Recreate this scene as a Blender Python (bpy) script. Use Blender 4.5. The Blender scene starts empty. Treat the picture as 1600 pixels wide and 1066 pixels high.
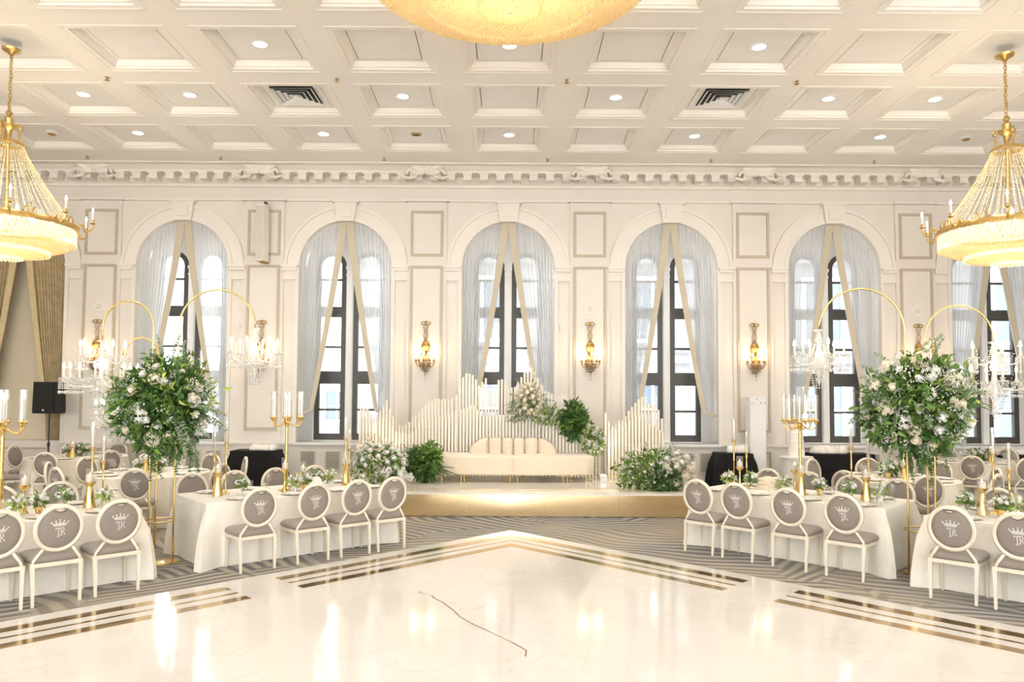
import bpy, math, random
from mathutils import Vector, Matrix, noise as mnoise
PI = math.pi
sc = bpy.context.scene
COL = sc.collection
random.seed(7)

# ------------------------------------------------------------------ camera
F_PX = 1150.0
cam_data = bpy.data.cameras.new('camera')
cam_data.sensor_width = 36.0
cam_data.lens = F_PX / 1600 * 36
cam_data.shift_x = 6.65 / 1600
cam_data.shift_y = 30.9 / 1600
cam_data.clip_end = 300
cam = bpy.data.objects.new('camera', cam_data)
COL.objects.link(cam)
cam.matrix_world = (Matrix.Translation((0, 0, 2.05)) @ Matrix.Rotation(PI / 2 + 0.0455, 4, 'X')
                    @ Matrix.Rotation(0.0057, 4, 'Z'))
sc.camera = cam
# ------------------------------------------------------------------ world, light levels, exposure
WORLD = 6.5
DOWN_W = 15.0
CHAND_W = 88.0
SCONCE_W = 1.8
WARM = (1.0, 0.84, 0.64)
SOFT = (1.0, 0.925, 0.83)
sc.view_settings.view_transform = 'Standard'
sc.view_settings.look = 'None'
sc.view_settings.gamma = 1.0
sc.view_settings.use_curve_mapping = False
sc.view_settings.exposure = 0.47
world = bpy.data.worlds.new('overcast_sky')
sc.world = world
world.use_nodes = True
bg = world.node_tree.nodes['Background']
bg.inputs['Color'].default_value = (0.97, 0.985, 1.0, 1)
bg.inputs['Strength'].default_value = WORLD
cy = sc.cycles
cy.use_denoising = True
cy.use_adaptive_sampling = True
cy.adaptive_threshold = 0.02
cy.max_bounces = 8
cy.diffuse_bounces = 3
cy.glossy_bounces = 3
cy.transmission_bounces = 4
cy.transparent_max_bounces = 10
cy.caustics_reflective = False
cy.caustics_refractive = False
cy.sample_clamp_indirect = 4.0

def add_light(kind, name, loc, energy, color, size=0.1, parent=None, rot=(0, 0, 0), spread=None, spot=None):
    d = bpy.data.lights.new(name, kind)
    d.energy = energy
    d.color = color
    if kind == 'AREA':
        d.shape = 'DISK'; d.size = size
        if spread: d.spread = spread
    else:
        d.shadow_soft_size = size
    if spot:
        d.spot_size = spot; d.spot_blend = 0.6
    o = bpy.data.objects.new(name, d)
    COL.objects.link(o)
    o.location = loc; o.rotation_euler = rot
    if parent: o.parent = parent
    return o

# ------------------------------------------------------------------ materials
M = {}
def mat(key, col, rough=0.5, metal=0.0, noise=0, nscale=8.0, bump=0.0, bscale=60.0, spec=None, coat=0.0, sheen=0.0, emit=None, estr=0.0, isl=0.0):
    m = bpy.data.materials.new(key); m.use_nodes = True
    nt = m.node_tree; b = nt.nodes['Principled BSDF']
    b.inputs['Base Color'].default_value = (*col, 1)
    b.inputs['Roughness'].default_value = rough
    b.inputs['Metallic'].default_value = metal
    if spec is not None: b.inputs['Specular IOR Level'].default_value = spec
    if coat: b.inputs['Coat Weight'].default_value = coat
    if sheen: b.inputs['Sheen Weight'].default_value = sheen
    if emit:
        b.inputs['Emission Color'].default_value = (*emit, 1)
        b.inputs['Emission Strength'].default_value = estr
    N = nt.nodes.new; L = nt.links.new
    if noise or bump:
        tc = N('ShaderNodeTexCoord')
    if noise:
        n = N('ShaderNodeTexNoise'); n.inputs['Scale'].default_value = nscale; n.inputs['Detail'].default_value = 4
        L(tc.outputs['Object'], n.inputs['Vector'])
        r = N('ShaderNodeValToRGB')
        r.color_ramp.elements[0].position = 0.3; r.color_ramp.elements[1].position = 0.7
        r.color_ramp.elements[0].color = (*[c * (1 - noise) for c in col], 1)
        r.color_ramp.elements[1].color = (*[min(1, c * (1 + noise * 0.6)) for c in col], 1)
        L(n.outputs['Fac'], r.inputs['Fac']); L(r.outputs['Color'], b.inputs['Base Color'])
    if isl:
        g = N('ShaderNodeNewGeometry'); r = N('ShaderNodeValToRGB')
        r.color_ramp.elements[0].color = (*[c * (1 - isl) for c in col], 1)
        r.color_ramp.elements[1].color = (*[min(1, c * (1 + isl)) for c in col], 1)
        L(g.outputs['Random Per Island'], r.inputs['Fac']); L(r.outputs['Color'], b.inputs['Base Color'])
    if bump:
        n2 = N('ShaderNodeTexNoise'); n2.inputs['Scale'].default_value = bscale; n2.inputs['Detail'].default_value = 3
        L(tc.outputs['Object'], n2.inputs['Vector'])
        bp = N('ShaderNodeBump'); bp.inputs['Strength'].default_value = bump; bp.inputs['Distance'].default_value = 0.02
        L(n2.outputs['Fac'], bp.inputs['Height']); L(bp.outputs['Normal'], b.inputs['Normal'])
    M[key] = m
    return m

mat('wall', (0.83, 0.775, 0.70), 0.55, noise=0.03, nscale=1.2, bump=0.05, bscale=40)
mat('trim', (0.87, 0.82, 0.745), 0.5, noise=0.02, nscale=3)
mat('ceiling', (0.92, 0.87, 0.80), 0.6, noise=0.03, nscale=0.8)
mat('coffer', (0.90, 0.87, 0.82), 0.6, noise=0.03, nscale=1.5)
mat('panel_frame', (0.56, 0.48, 0.36), 0.45, noise=0.06, nscale=6)
mat('niche', (0.80, 0.70, 0.52), 0.7, noise=0.03, nscale=2)
mat('white_paint', (0.86, 0.85, 0.82), 0.45, noise=0.02, nscale=4)
mat('dark_frame', (0.070, 0.064, 0.055), 0.4, noise=0.15, nscale=10)
mat('black_metal', (0.02, 0.02, 0.02), 0.45, noise=0.2, nscale=20)
mat('black_plastic', (0.005, 0.005, 0.005), 0.55, noise=0.2, nscale=60, bump=0.2, bscale=300)
mat('black_cloth', (0.004, 0.004, 0.005), 0.9, noise=0.3, nscale=9)
mat('band', (0.62, 0.55, 0.42), 0.8, noise=0.06, nscale=30)
mat('gold_drape', (0.54, 0.42, 0.24), 0.75, noise=0.22, nscale=9, sheen=0.3)
mat('gold_drape_band', (0.70, 0.56, 0.32), 0.75, noise=0.08, nscale=12)
mat('gold', (0.83, 0.60, 0.24), 0.22, 1.0, noise=0.06, nscale=14)
mat('brass', (0.62, 0.44, 0.17), 0.35, 1.0, noise=0.2, nscale=25)
mat('antique', (0.55, 0.36, 0.14), 0.4, 1.0, noise=0.3, nscale=40)
mat('champagne', (0.93, 0.74, 0.45), 0.2, 1.0, noise=0.03, nscale=2)
mat('stripe_gold', (0.66, 0.49, 0.27), 0.12, 1.0, noise=0.05, nscale=3)
mat('chair_frame', (0.76, 0.69, 0.56), 0.35, noise=0.04, nscale=12)
mat('chair_fabric', (0.275, 0.235, 0.20), 0.8, noise=0.07, nscale=70, bump=0.1, bscale=400, sheen=0.2)
mat('emblem', (0.66, 0.62, 0.57), 0.5, noise=0.03, nscale=50)
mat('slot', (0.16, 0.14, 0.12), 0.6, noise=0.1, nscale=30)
mat('linen', (0.88, 0.83, 0.73), 0.75, noise=0.04, nscale=14, bump=0.12, bscale=220, sheen=0.2)
mat('linen_round', (0.80, 0.74, 0.63), 0.75, noise=0.05, nscale=14, bump=0.12, bscale=220, sheen=0.2)
mat('napkin', (0.86, 0.83, 0.78), 0.8, noise=0.03, nscale=20)
mat('napkin_cream', (0.84, 0.74, 0.56), 0.8, noise=0.06, nscale=20)
mat('plate', (0.84, 0.79, 0.70), 0.25, noise=0.02, nscale=12)
mat('plate_rim', (0.78, 0.62, 0.36), 0.25, 0.8, noise=0.04, nscale=20)
mat('candle', (0.85, 0.76, 0.63), 0.5, noise=0.02, nscale=10)
mat('white_ceramic', (0.88, 0.86, 0.82), 0.3, noise=0.02, nscale=15)
mat('card', (0.90, 0.88, 0.84), 0.6, noise=0.01, nscale=10)
mat('sofa', (0.76, 0.65, 0.50), 0.85, noise=0.03, nscale=18, sheen=0.4)
mat('stage_top', (0.86, 0.81, 0.72), 0.12, noise=0.03, nscale=1.3)
mat('slat', (0.90, 0.83, 0.70), 0.35, noise=0.02, nscale=5)
mat('slat_gold', (0.80, 0.60, 0.30), 0.25, 0.9, noise=0.04, nscale=8)
mat('rose', (0.89, 0.81, 0.64), 0.6, isl=0.05)
mat('rose_white', (0.92, 0.90, 0.84), 0.6, isl=0.04)
mat('leaf', (0.135, 0.235, 0.040), 0.5, isl=0.55)
mat('leaf_dark', (0.070, 0.155, 0.034), 0.5, isl=0.5)
mat('leaf_lime', (0.34, 0.42, 0.10), 0.5, isl=0.4)
mat('eucalyptus', (0.26, 0.34, 0.22), 0.55, isl=0.4)
mat('stem', (0.16, 0.22, 0.07), 0.6, noise=0.15, nscale=20)
mat('wax_white', (0.90, 0.86, 0.78), 0.4, noise=0.02, nscale=8)
mat('stone', (0.17, 0.175, 0.178), 0.8, noise=0.08, nscale=0.8)
mat('stone_dark', (0.30, 0.31, 0.33), 0.7, noise=0.1, nscale=0.5)
mat('window_far', (0.09, 0.12, 0.15), 0.3, noise=0.15, nscale=0.6)
mat('grille', (0.74, 0.70, 0.62), 0.5, noise=0.04, nscale=10)
mat('grille_hole', (0.10, 0.09, 0.08), 0.8, noise=0.1, nscale=10)
mat('vein', (0.36, 0.23, 0.18), 0.35, noise=0.25, nscale=18)
mat('cake', (0.92, 0.88, 0.80), 0.5, noise=0.02, nscale=12)
mat('lens', (1, 1, 1), 0.5, emit=(1.0, 0.90, 0.74), estr=9.0, noise=0.01)
mat('bulb', (1, 1, 1), 0.5, emit=(1.0, 0.86, 0.62), estr=14.0, noise=0.01)
mat('flame', (1, 0.9, 0.7), 0.5, emit=(1.0, 0.78, 0.45), estr=8.0, noise=0.01)

def shader_mix(key, col, parts, nscale=None, bands=None):
    """parts: list of (type, weight, colour, rough) mixed by weight"""
    m = bpy.data.materials.new(key); m.use_nodes = True
    nt = m.node_tree; N = nt.nodes.new; L = nt.links.new
    nt.nodes.remove(nt.nodes['Principled BSDF'])
    out = nt.nodes['Material Output']
    cur = None; wsum = 0
    for typ, w, c, rg in parts:
        s = N({'T': 'ShaderNodeBsdfTransparent', 'D': 'ShaderNodeBsdfDiffuse', 'L': 'ShaderNodeBsdfTranslucent', 'G': 'ShaderNodeBsdfGlossy'}[typ])
        s.inputs['Color'].default_value = (*c, 1)
        if typ == 'G': s.inputs['Roughness'].default_value = rg
        if bands and typ in 'DL':
            tc = N('ShaderNodeTexCoord'); mp = N('ShaderNodeMapping'); mp.inputs['Scale'].default_value = bands
            nz = N('ShaderNodeTexNoise'); nz.inputs['Scale'].default_value = 1.0; nz.inputs['Detail'].default_value = 3
            rp = N('ShaderNodeValToRGB'); rp.color_ramp.elements[0].position = .35; rp.color_ramp.elements[1].position = .65
            rp.color_ramp.elements[0].color = (*[v * .93 for v in c], 1); rp.color_ramp.elements[1].color = (*c, 1)
            L(tc.outputs['Object'], mp.inputs['Vector']); L(mp.outputs['Vector'], nz.inputs['Vector'])
            L(nz.outputs['Fac'], rp.inputs['Fac']); L(rp.outputs['Color'], s.inputs['Color'])
        if cur is None: cur = s.outputs[0]; wsum = w
        else:
            mx = N('ShaderNodeMixShader'); wsum += w
            mx.inputs[0].default_value = w / wsum
            L(cur, mx.inputs[1]); L(s.outputs[0], mx.inputs[2]); cur = mx.outputs[0]
    L(cur, out.inputs['Surface'])
    M[key] = m
    return m
shader_mix('sheer', None, [('D', .27, (.95, .955, .945), 0), ('L', .43, (.98, .985, .985), 0), ('T', .30, (1, 1, 1), 0)], bands=(7, 7, .35))
shader_mix('pane', None, [('T', .93, (.97, .985, 1), 0), ('G', .07, (1, 1, 1), .02)])
shader_mix('glass', None, [('T', .90, (.99, .99, .985), 0), ('G', .07, (1, 1, 1), .04), ('D', .03, (.95, .95, .93), 0)])
shader_mix('crystal', None, [('D', .26, (.95, .95, .93), 0), ('L', .22, (.97, .97, .95), 0), ('T', .30, (1, 1, 1), 0), ('G', .22, (1, 1, 1), .08)])
shader_mix('crystal_warm', None, [('D', .30, (.96, .84, .58), 0), ('L', .44, (1, .86, .58), 0), ('T', .14, (1, .95, .85), 0), ('G', .12, (1, .92, .75), .1)])

def marble_mat():
    m = mat('marble', (0.90, 0.86, 0.80), 0.09)
    nt = m.node_tree; N = nt.nodes.new; L = nt.links.new; b = nt.nodes['Principled BSDF']
    tc = N('ShaderNodeTexCoord'); n = N('ShaderNodeTexNoise')
    n.inputs['Scale'].default_value = 0.9; n.inputs['Detail'].default_value = 7; n.inputs['Distortion'].default_value = 1.4
    r = N('ShaderNodeValToRGB'); e = r.color_ramp.elements
    e[0].position = .0; e[0].color = (.70, .665, .615, 1)
    e[1].position = 1; e[1].color = (.72, .69, .645, 1)
    for p, c in ((.495, (.70, .665, .615, 1)), (.502, (.64, .585, .525, 1)), (.51, (.71, .675, .625, 1))):
        x = e.new(p); x.color = c
    L(tc.outputs['Object'], n.inputs['Vector']); L(n.outputs['Fac'], r.inputs['Fac']); L(r.outputs['Color'], b.inputs['Base Color'])
marble_mat()

def carpet_mat():
    m = mat('carpet', (0.5, 0.45, 0.35), 0.95, sheen=0.2)
    nt = m.node_tree; N = nt.nodes.new; L = nt.links.new; b = nt.nodes['Principled BSDF']
    tc = N('ShaderNodeTexCoord')
    def math_(op, x, y=None, z=None):
        n = N('ShaderNodeMath'); n.operation = op
        for i, v in enumerate((x, y, z)):
            if v is None: continue
            if isinstance(v, (int, float)): n.inputs[i].default_value = v
            else: L(v, n.inputs[i])
        return n.outputs[0]
    def noise(sc_, loc, det=2):
        mp = N('ShaderNodeMapping'); mp.inputs['Location'].default_value = loc; L(tc.outputs['Object'], mp.inputs['Vector'])
        n = N('ShaderNodeTexNoise'); n.inputs['Scale'].default_value = sc_; n.inputs['Detail'].default_value = det
        L(mp.outputs[0], n.inputs['Vector']); return n.outputs['Fac']
    warp = noise(.45, (1.3, 4.1, 0), 1)
    def arcs(c, per, amp):
        """family of sweeping arcs round a far centre"""
        vd = N('ShaderNodeVectorMath'); vd.operation = 'DISTANCE'; vd.inputs[1].default_value = (*c, 0); L(tc.outputs['Object'], vd.inputs[0])
        s = math_('SINE', math_('MULTIPLY', math_('MULTIPLY_ADD', warp, amp, vd.outputs['Value']), 2*PI/per))
        mr = N('ShaderNodeMapRange'); mr.inputs['From Min'].default_value = -.45; mr.inputs['From Max'].default_value = .35; L(s, mr.inputs['Value'])
        return mr.outputs[0]
    A, B, C = arcs((-9, 19), .165, 1.3), arcs((8, 21), .18, 1.2), arcs((0.5, 3), .15, 1.2)
    def mixf(f, x, y):
        n = N('ShaderNodeMix'); n.data_type = 'FLOAT'; L(f, n.inputs[0]); L(x, n.inputs[2]); L(y, n.inputs[3]); return n.outputs[0]
    def mask(f, lo, hi):
        mr = N('ShaderNodeMapRange'); mr.inputs['From Min'].default_value = lo; mr.inputs['From Max'].default_value = hi; L(f, mr.inputs['Value']); return mr.outputs[0]
    pat = mixf(mask(noise(.38, (7, 1, 0)), .49, .51), A, B)
    pat = mixf(mask(noise(.42, (2, 9, 0)), .55, .57), pat, C)
    fade = mask(noise(.7, (4, 4, 0)), .34, .62)
    pat = mixf(math_('MULTIPLY', fade, .5), pat, noise(.9, (3, 3, 0), 4))
    r = N('ShaderNodeValToRGB'); e = r.color_ramp.elements
    e[0].position = .44; e[0].color = (.020, .024, .040, 1)
    e[1].position = .60; e[1].color = (.17, .13, .08, 1)
    L(noise(.6, (5.3, 2.2, 0), 3), r.inputs['Fac'])
    r2 = N('ShaderNodeValToRGB'); e = r2.color_ramp.elements
    e[0].position = .35; e[0].color = (.38, .34, .28, 1)
    e[1].position = .65; e[1].color = (.52, .42, .26, 1)
    L(noise(.5, (8.1, 6.2, 0), 2), r2.inputs['Fac'])
    mx = N('ShaderNodeMix'); mx.data_type = 'RGBA'
    L(pat, mx.inputs[0]); L(r.outputs['Color'], mx.inputs[6]); L(r2.outputs['Color'], mx.inputs[7])
    n4 = N('ShaderNodeTexNoise'); n4.inputs['Scale'].default_value = 40; L(tc.outputs['Object'], n4.inputs['Vector'])
    m2 = N('ShaderNodeMix'); m2.data_type = 'RGBA'; m2.blend_type = 'MULTIPLY'; m2.inputs[0].default_value = .35
    L(mx.outputs[2], m2.inputs[6]); L(n4.outputs['Fac'], m2.inputs[7])
    L(m2.outputs[2], b.inputs['Base Color'])
    bp = N('ShaderNodeBump'); bp.inputs['Strength'].default_value = .25; bp.inputs['Distance'].default_value = .01
    L(n4.outputs['Fac'], bp.inputs['Height']); L(bp.outputs['Normal'], b.inputs['Normal'])
carpet_mat()

# ------------------------------------------------------------------ mesh helpers
class MB:
    def __init__(s): s.v = []; s.f = []; s.mi = []
    def quad(s, a, b, c, d, mi=0):
        n = len(s.v); s.v += [tuple(a), tuple(b), tuple(c), tuple(d)]; s.f.append((n, n+1, n+2, n+3)); s.mi.append(mi); return s
    def tri(s, a, b, c, mi=0):
        n = len(s.v); s.v += [tuple(a), tuple(b), tuple(c)]; s.f.append((n, n+1, n+2)); s.mi.append(mi); return s
    def box(s, x0, x1, y0, y1, z0, z1, mi=0):
        n = len(s.v)
        s.v += [(x0,y0,z0),(x1,y0,z0),(x1,y1,z0),(x0,y1,z0),(x0,y0,z1),(x1,y0,z1),(x1,y1,z1),(x0,y1,z1)]
        s.f += [tuple(n+i for i in q) for q in ((0,3,2,1),(4,5,6,7),(0,1,5,4),(1,2,6,5),(2,3,7,6),(3,0,4,7))]
        s.mi += [mi]*6; return s
    def bar(s, p, q, w, h=None, up=(0,0,1), mi=0):
        """square bar from p to q"""
        p, q = Vector(p), Vector(q); h = h or w
        d = (q-p).normalized(); u = Vector(up)
        if abs(d.dot(u)) > .99: u = Vector((0,1,0))
        a = d.cross(u).normalized(); b = a.cross(d).normalized()
        n = len(s.v)
        for c in (p, q):
            for i, j in ((-1,-1),(1,-1),(1,1),(-1,1)): s.v.append(tuple(c + a*(i*w/2) + b*(j*h/2)))
        s.f += [tuple(n+i for i in t) for t in ((3,2,1,0),(4,5,6,7),(0,1,5,4),(1,2,6,5),(2,3,7,6),(3,0,4,7))]
        s.mi += [mi]*6; return s
    def tube(s, pts, r, seg=8, closed=False, mi=0, cap=True):
        pts = [Vector(p) for p in pts]; n = len(pts)
        rs = r if isinstance(r, (list, tuple)) else [r]*n
        base = len(s.v); prev = None
        for i, p in enumerate(pts):
            if closed: d = pts[(i+1) % n] - pts[i-1]
            else: d = pts[min(i+1, n-1)] - pts[max(i-1, 0)]
            d.normalize()
            if prev is None:
                u = Vector((0,0,1)) if abs(d.z) < .9 else Vector((0,1,0))
                a = d.cross(u).normalized()
            else:
                a = (prev - d*prev.dot(d)).normalized()
            prev = a; b = d.cross(a)
            for k in range(seg):
                t = 2*PI*k/seg
                s.v.append(tuple(p + (a*math.cos(t) + b*math.sin(t))*rs[i]))
        m = n if closed else n-1
        for i in range(m):
            j = (i+1) % n
            for k in range(seg):
                l = (k+1) % seg
                s.f.append((base+i*seg+k, base+i*seg+l, base+j*seg+l, base+j*seg+k)); s.mi.append(mi)
        if cap and not closed:
            s.f.append(tuple(base+k for k in reversed(range(seg)))); s.mi.append(mi)
            s.f.append(tuple(base+(n-1)*seg+k for k in range(seg))); s.mi.append(mi)
        return s
    def lathe(s, prof, seg=16, c=(0,0,0), mi=0, sx=1, sy=1, cap=True):
        base = len(s.v)
        for r, z in prof:
            for k in range(seg):
                t = 2*PI*k/seg
                s.v.append((c[0]+r*sx*math.cos(t), c[1]+r*sy*math.sin(t), c[2]+z))
        for i in range(len(prof)-1):
            for k in range(seg):
                l = (k+1) % seg
                s.f.append((base+i*seg+k, base+i*seg+l, base+(i+1)*seg+l, base+(i+1)*seg+k)); s.mi.append(mi)
        if not cap or prof[0] == prof[-1]: return s
        if prof[0][0] > 1e-4: s.f.append(tuple(base+k for k in reversed(range(seg)))); s.mi.append(mi)
        if prof[-1][0] > 1e-4: s.f.append(tuple(base+(len(prof)-1)*seg+k for k in range(seg))); s.mi.append(mi)
        return s
    def bead(s, c, r, rz=None, mi=0):
        rz = rz or r; n = len(s.v); x, y, z = c
        s.v += [(x+r,y,z),(x,y+r,z),(x-r,y,z),(x,y-r,z),(x,y,z+rz),(x,y,z-rz)]
        for i in range(4):
            j = (i+1) % 4
            s.f += [(n+i, n+j, n+4), (n+j, n+i, n+5)]; s.mi += [mi]*2
        return s
    def ball(s, c, r, rz=None, seg=8, rings=5, mi=0):
        rz = rz or r
        return s.lathe([(max(1e-5, r*math.sin(PI*i/rings)), -rz*math.cos(PI*i/rings)) for i in range(rings+1)], seg, c, mi)
    def prism(s, poly, y0, y1, mi=0):
        """polygon in (x,z) extruded along y"""
        n = len(s.v); k = len(poly)
        s.v += [(x, y0, z) for x, z in poly] + [(x, y1, z) for x, z in poly]
        s.f.append(tuple(n+i for i in range(k))); s.f.append(tuple(n+k+i for i in reversed(range(k)))); s.mi += [mi]*2
        for i in range(k):
            j = (i+1) % k
            s.f.append((n+j, n+i, n+k+i, n+k+j)); s.mi.append(mi)
        return s
    def add(s, o, mtx=None, mi=None):
        n = len(s.v)
        s.v += [tuple(mtx @ Vector(p)) for p in o.v] if mtx else o.v
        s.f += [tuple(n+i for i in q) for q in o.f]
        s.mi += o.mi if mi is None else [mi]*len(o.f)
        return s
    def mesh(s, name, mats, smooth=False):
        me = bpy.data.meshes.new(name)
        me.from_pydata(s.v, [], s.f)
        for k in (mats if isinstance(mats, (list, tuple)) else [mats]): me.materials.append(M[k])
        if isinstance(mats, (list, tuple)) and len(mats) > 1: me.polygons.foreach_set('material_index', s.mi)
        if smooth is True: me.polygons.foreach_set('use_smooth', [True]*len(s.f))
        me.update()
        if smooth == 'auto':
            me.polygons.foreach_set('use_smooth', [True]*len(s.f))
            me.set_sharp_from_angle(angle=math.radians(38))
        return me
    def build(s, name, mats, parent=None, loc=None, rz=0, smooth=False, **tags):
        return put(name, s.mesh(name, mats, smooth), parent, loc, rz, **tags)

def put(name, me, parent=None, loc=None, rz=0, label=None, cat=None, group=None, kind=None):
    o = bpy.data.objects.new(name, me); COL.objects.link(o)
    if loc: o.location = loc
    if rz: o.rotation_euler = (0, 0, rz)
    if parent: o.parent = parent
    tag(o, label, cat, group, kind)
    return o
def tag(o, label=None, cat=None, group=None, kind=None):
    if label: o['label'] = label
    if cat: o['category'] = cat
    if group: o['group'] = group
    if kind: o['kind'] = kind
    return o
def thing(name, label, cat, loc=(0,0,0), rz=0, group=None):
    o = bpy.data.objects.new(name, None); COL.objects.link(o)
    o.location = loc; o.rotation_euler = (0, 0, rz); o.empty_display_size = 0.1
    return tag(o, label, cat, group)
def dup(root, loc, rz=0, label=None, group=None, parent=None):
    def cp(o, par):
        c = o.copy(); COL.objects.link(c); c.parent = par
        for ch in KIDS.get(o.name, ()): cp(ch, c)
        return c
    build_kids()
    r = cp(root, parent)
    r.location = loc; r.rotation_euler = (0, 0, rz)
    if label: r['label'] = label
    if group: r['group'] = group
    return r
KIDS = {}; _done = set()
def build_kids():
    for o in COL.objects:
        if o.parent and o.name not in _done:
            KIDS.setdefault(o.parent.name, []).append(o); _done.add(o.name)
def circ(cx, cz, r, a0, a1, n):
    return [(cx + r*math.cos(a0+(a1-a0)*i/n), cz + r*math.sin(a0+(a1-a0)*i/n)) for i in range(n+1)]
def ordinal(i): return ('first', 'second', 'third', 'fourth', 'fifth', 'sixth', 'seventh', 'eighth', 'ninth', 'tenth')[i]

# ------------------------------------------------------------------ measures of the room
S = 3.70          # window spacing
WY = 16.63        # face of the window wall
ZC = 7.12         # ceiling
CW = S/2          # coffer spacing across
CD = 1.884        # coffer spacing along
HX = 12.95        # half width of the room
YB = -5.0
R0 = 1.05         # arch radius
ZS = 4.93         # arch springing
SILL = 0.95
# ------------------------------------------------------------------ floor
MB().box(-HX, HX, YB, WY+.0, -.1, 0).build('floor', 'carpet', kind='structure')

# dance floor: a square turned 45 degrees, white marble with inlaid gold strips
df = thing('dance_floor', 'white marble dance floor with gold inlaid border strips on the carpet', 'dance floor', (0.06, 11.1, 0), 0)
q = math.sqrt(.5); LEN = 8.36
def dfp(u, v, z=0.02): return (-q*u + q*v, -q*u - q*v, z)
slab = MB(); a, b_, c, d = dfp(0,0), dfp(LEN,0), dfp(LEN,LEN), dfp(0,LEN)
slab.quad(a, b_, c, d)
for p, r in ((a,b_),(b_,c),(c,d),(d,a)):
    slab.quad((r[0],r[1],0.001), (p[0],p[1],0.001), p, r)
slab.build('marble_slab', 'marble', df)
def strip(u0, u1, w0, w1, m0, m1, side):
    """w = distance from the edge; m0/m1 = mitre at the ends"""
    z0, z1 = .0205, .0225
    pts = [(u0+(w0 if m0 else 0), w0), (u1-(w0 if m1 else 0), w0), (u1-(w1 if m1 else 0), w1), (u0+(w1 if m0 else 0), w1)]
    P = [(p, w) for p, w in pts]
    mb = MB()
    f = (lambda p, w, z: dfp(p, w, z)) if side == 0 else (lambda p, w, z: dfp(w, p, z))
    lo = [f(p, w, z0) for p, w in P]; hi = [f(p, w, z1) for p, w in P]
    if side == 0: lo.reverse(); hi.reverse()
    mb.quad(*hi[::-1] if side == 0 else hi[::-1])
    for i in range(4):
        j = (i+1) % 4; mb.quad(lo[i], lo[j], hi[j], hi[i])
    mb.build('gold_strip', 'stripe_gold', df)
for side in (0, 1):
    for w0, w1 in ((.22,.36), (.505,.545), (.69,.82)):
        strip(0, 3.90, w0, w1, True, False, side)
        strip(4.46, LEN, w0, w1, False, True, side)
vp = [(-.90,7.66),(-.86,7.58),(-.75,7.53),(-.72,7.42),(-.62,7.28),(-.50,7.02),(-.42,6.80),(-.28,6.58),(-.12,6.36),(.05,6.12),(.16,5.94),(.15,5.80)]
vm = MB()
for i in range(len(vp)-1):
    (x0,y0),(x1,y1) = vp[i], vp[i+1]; w = .007+.007*random.random()
    vm.quad((x0-w-.06,y0-11.1,.0212),(x0+w-.06,y0-11.1,.0212),(x1+w-.06,y1-11.1,.0212),(x1-w-.06,y1-11.1,.0212))
vm.build('marble_vein', 'vein', df)

# ------------------------------------------------------------------ ceiling with coffers
cl = MB(); H0, H1, H2, H3 = .63, .60, .56, .49
xs = [i*CW for i in range(-6, 7)]; rows = [10.69+CD*n for n in range(-8, 3)]
def ring(mb, cx, cy, hx0, hy0, z0, hx1, hy1, z1):
    o = [(cx-hx0,cy-hy0,z0),(cx+hx0,cy-hy0,z0),(cx+hx0,cy+hy0,z0),(cx-hx0,cy+hy0,z0)]
    i = [(cx-hx1,cy-hy1,z1),(cx+hx1,cy-hy1,z1),(cx+hx1,cy+hy1,z1),(cx-hx1,cy+hy1,z1)]
    for k in range(4):
        j = (k+1) % 4; mb.quad(o[j], o[k], i[k], i[j])
pm = MB().box(-H3, H3, -H3, H3, 0, .02).mesh('coffer_panel', 'coffer')
ceil_panels = []
for y in rows:
    for x in xs:
        ring(cl, x, y, CW/2, CD/2, ZC, H0, H0, ZC)
        ring(cl, x, y, H0, H0, ZC, H0, H0, ZC+.035)
        ring(cl, x, y, H0, H0, ZC+.035, H1, H1, ZC+.035)
        ring(cl, x, y, H1, H1, ZC+.035, H2, H2, ZC+.11)
        ring(cl, x, y, H2, H2, ZC+.11, H3+.012, H3+.012, ZC+.11)
        ring(cl, x, y, H3+.012, H3+.012, ZC+.11, H3+.012, H3+.012, ZC+.125)
        # raised bead round every coffer
        for h0, h1, z0, z1 in ((.74,.74,ZC,ZC-.009), (.74,.70,ZC-.009,ZC-.009), (.70,.70,ZC-.009,ZC)):
            ring(cl, x, y, h0, h0, z0, h1, h1, z1)
        ceil_panels.append((x, y))
xe = xs[-1]+CW/2; y0, y1 = rows[0]-CD/2, rows[-1]+CD/2
for a in ((-HX-.3,-xe,y0,y1), (xe,HX+.3,y0,y1), (-HX-.3,HX+.3,y1,WY+.3), (-HX-.3,HX+.3,YB,y0)):
    if a[1] > a[0] and a[3] > a[2]: cl.quad((a[0],a[3],ZC),(a[1],a[3],ZC),(a[1],a[2],ZC),(a[0],a[2],ZC))
cl.quad((-HX-.3,YB,ZC+.4),(HX+.3,YB,ZC+.4),(HX+.3,WY+.3,ZC+.4),(-HX-.3,WY+.3,ZC+.4))
ceiling = cl.build('ceiling', 'ceiling', kind='structure')
for x, y in ceil_panels:
    put('coffer_panel', pm, ceiling, (x, y, ZC+.11))

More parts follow.
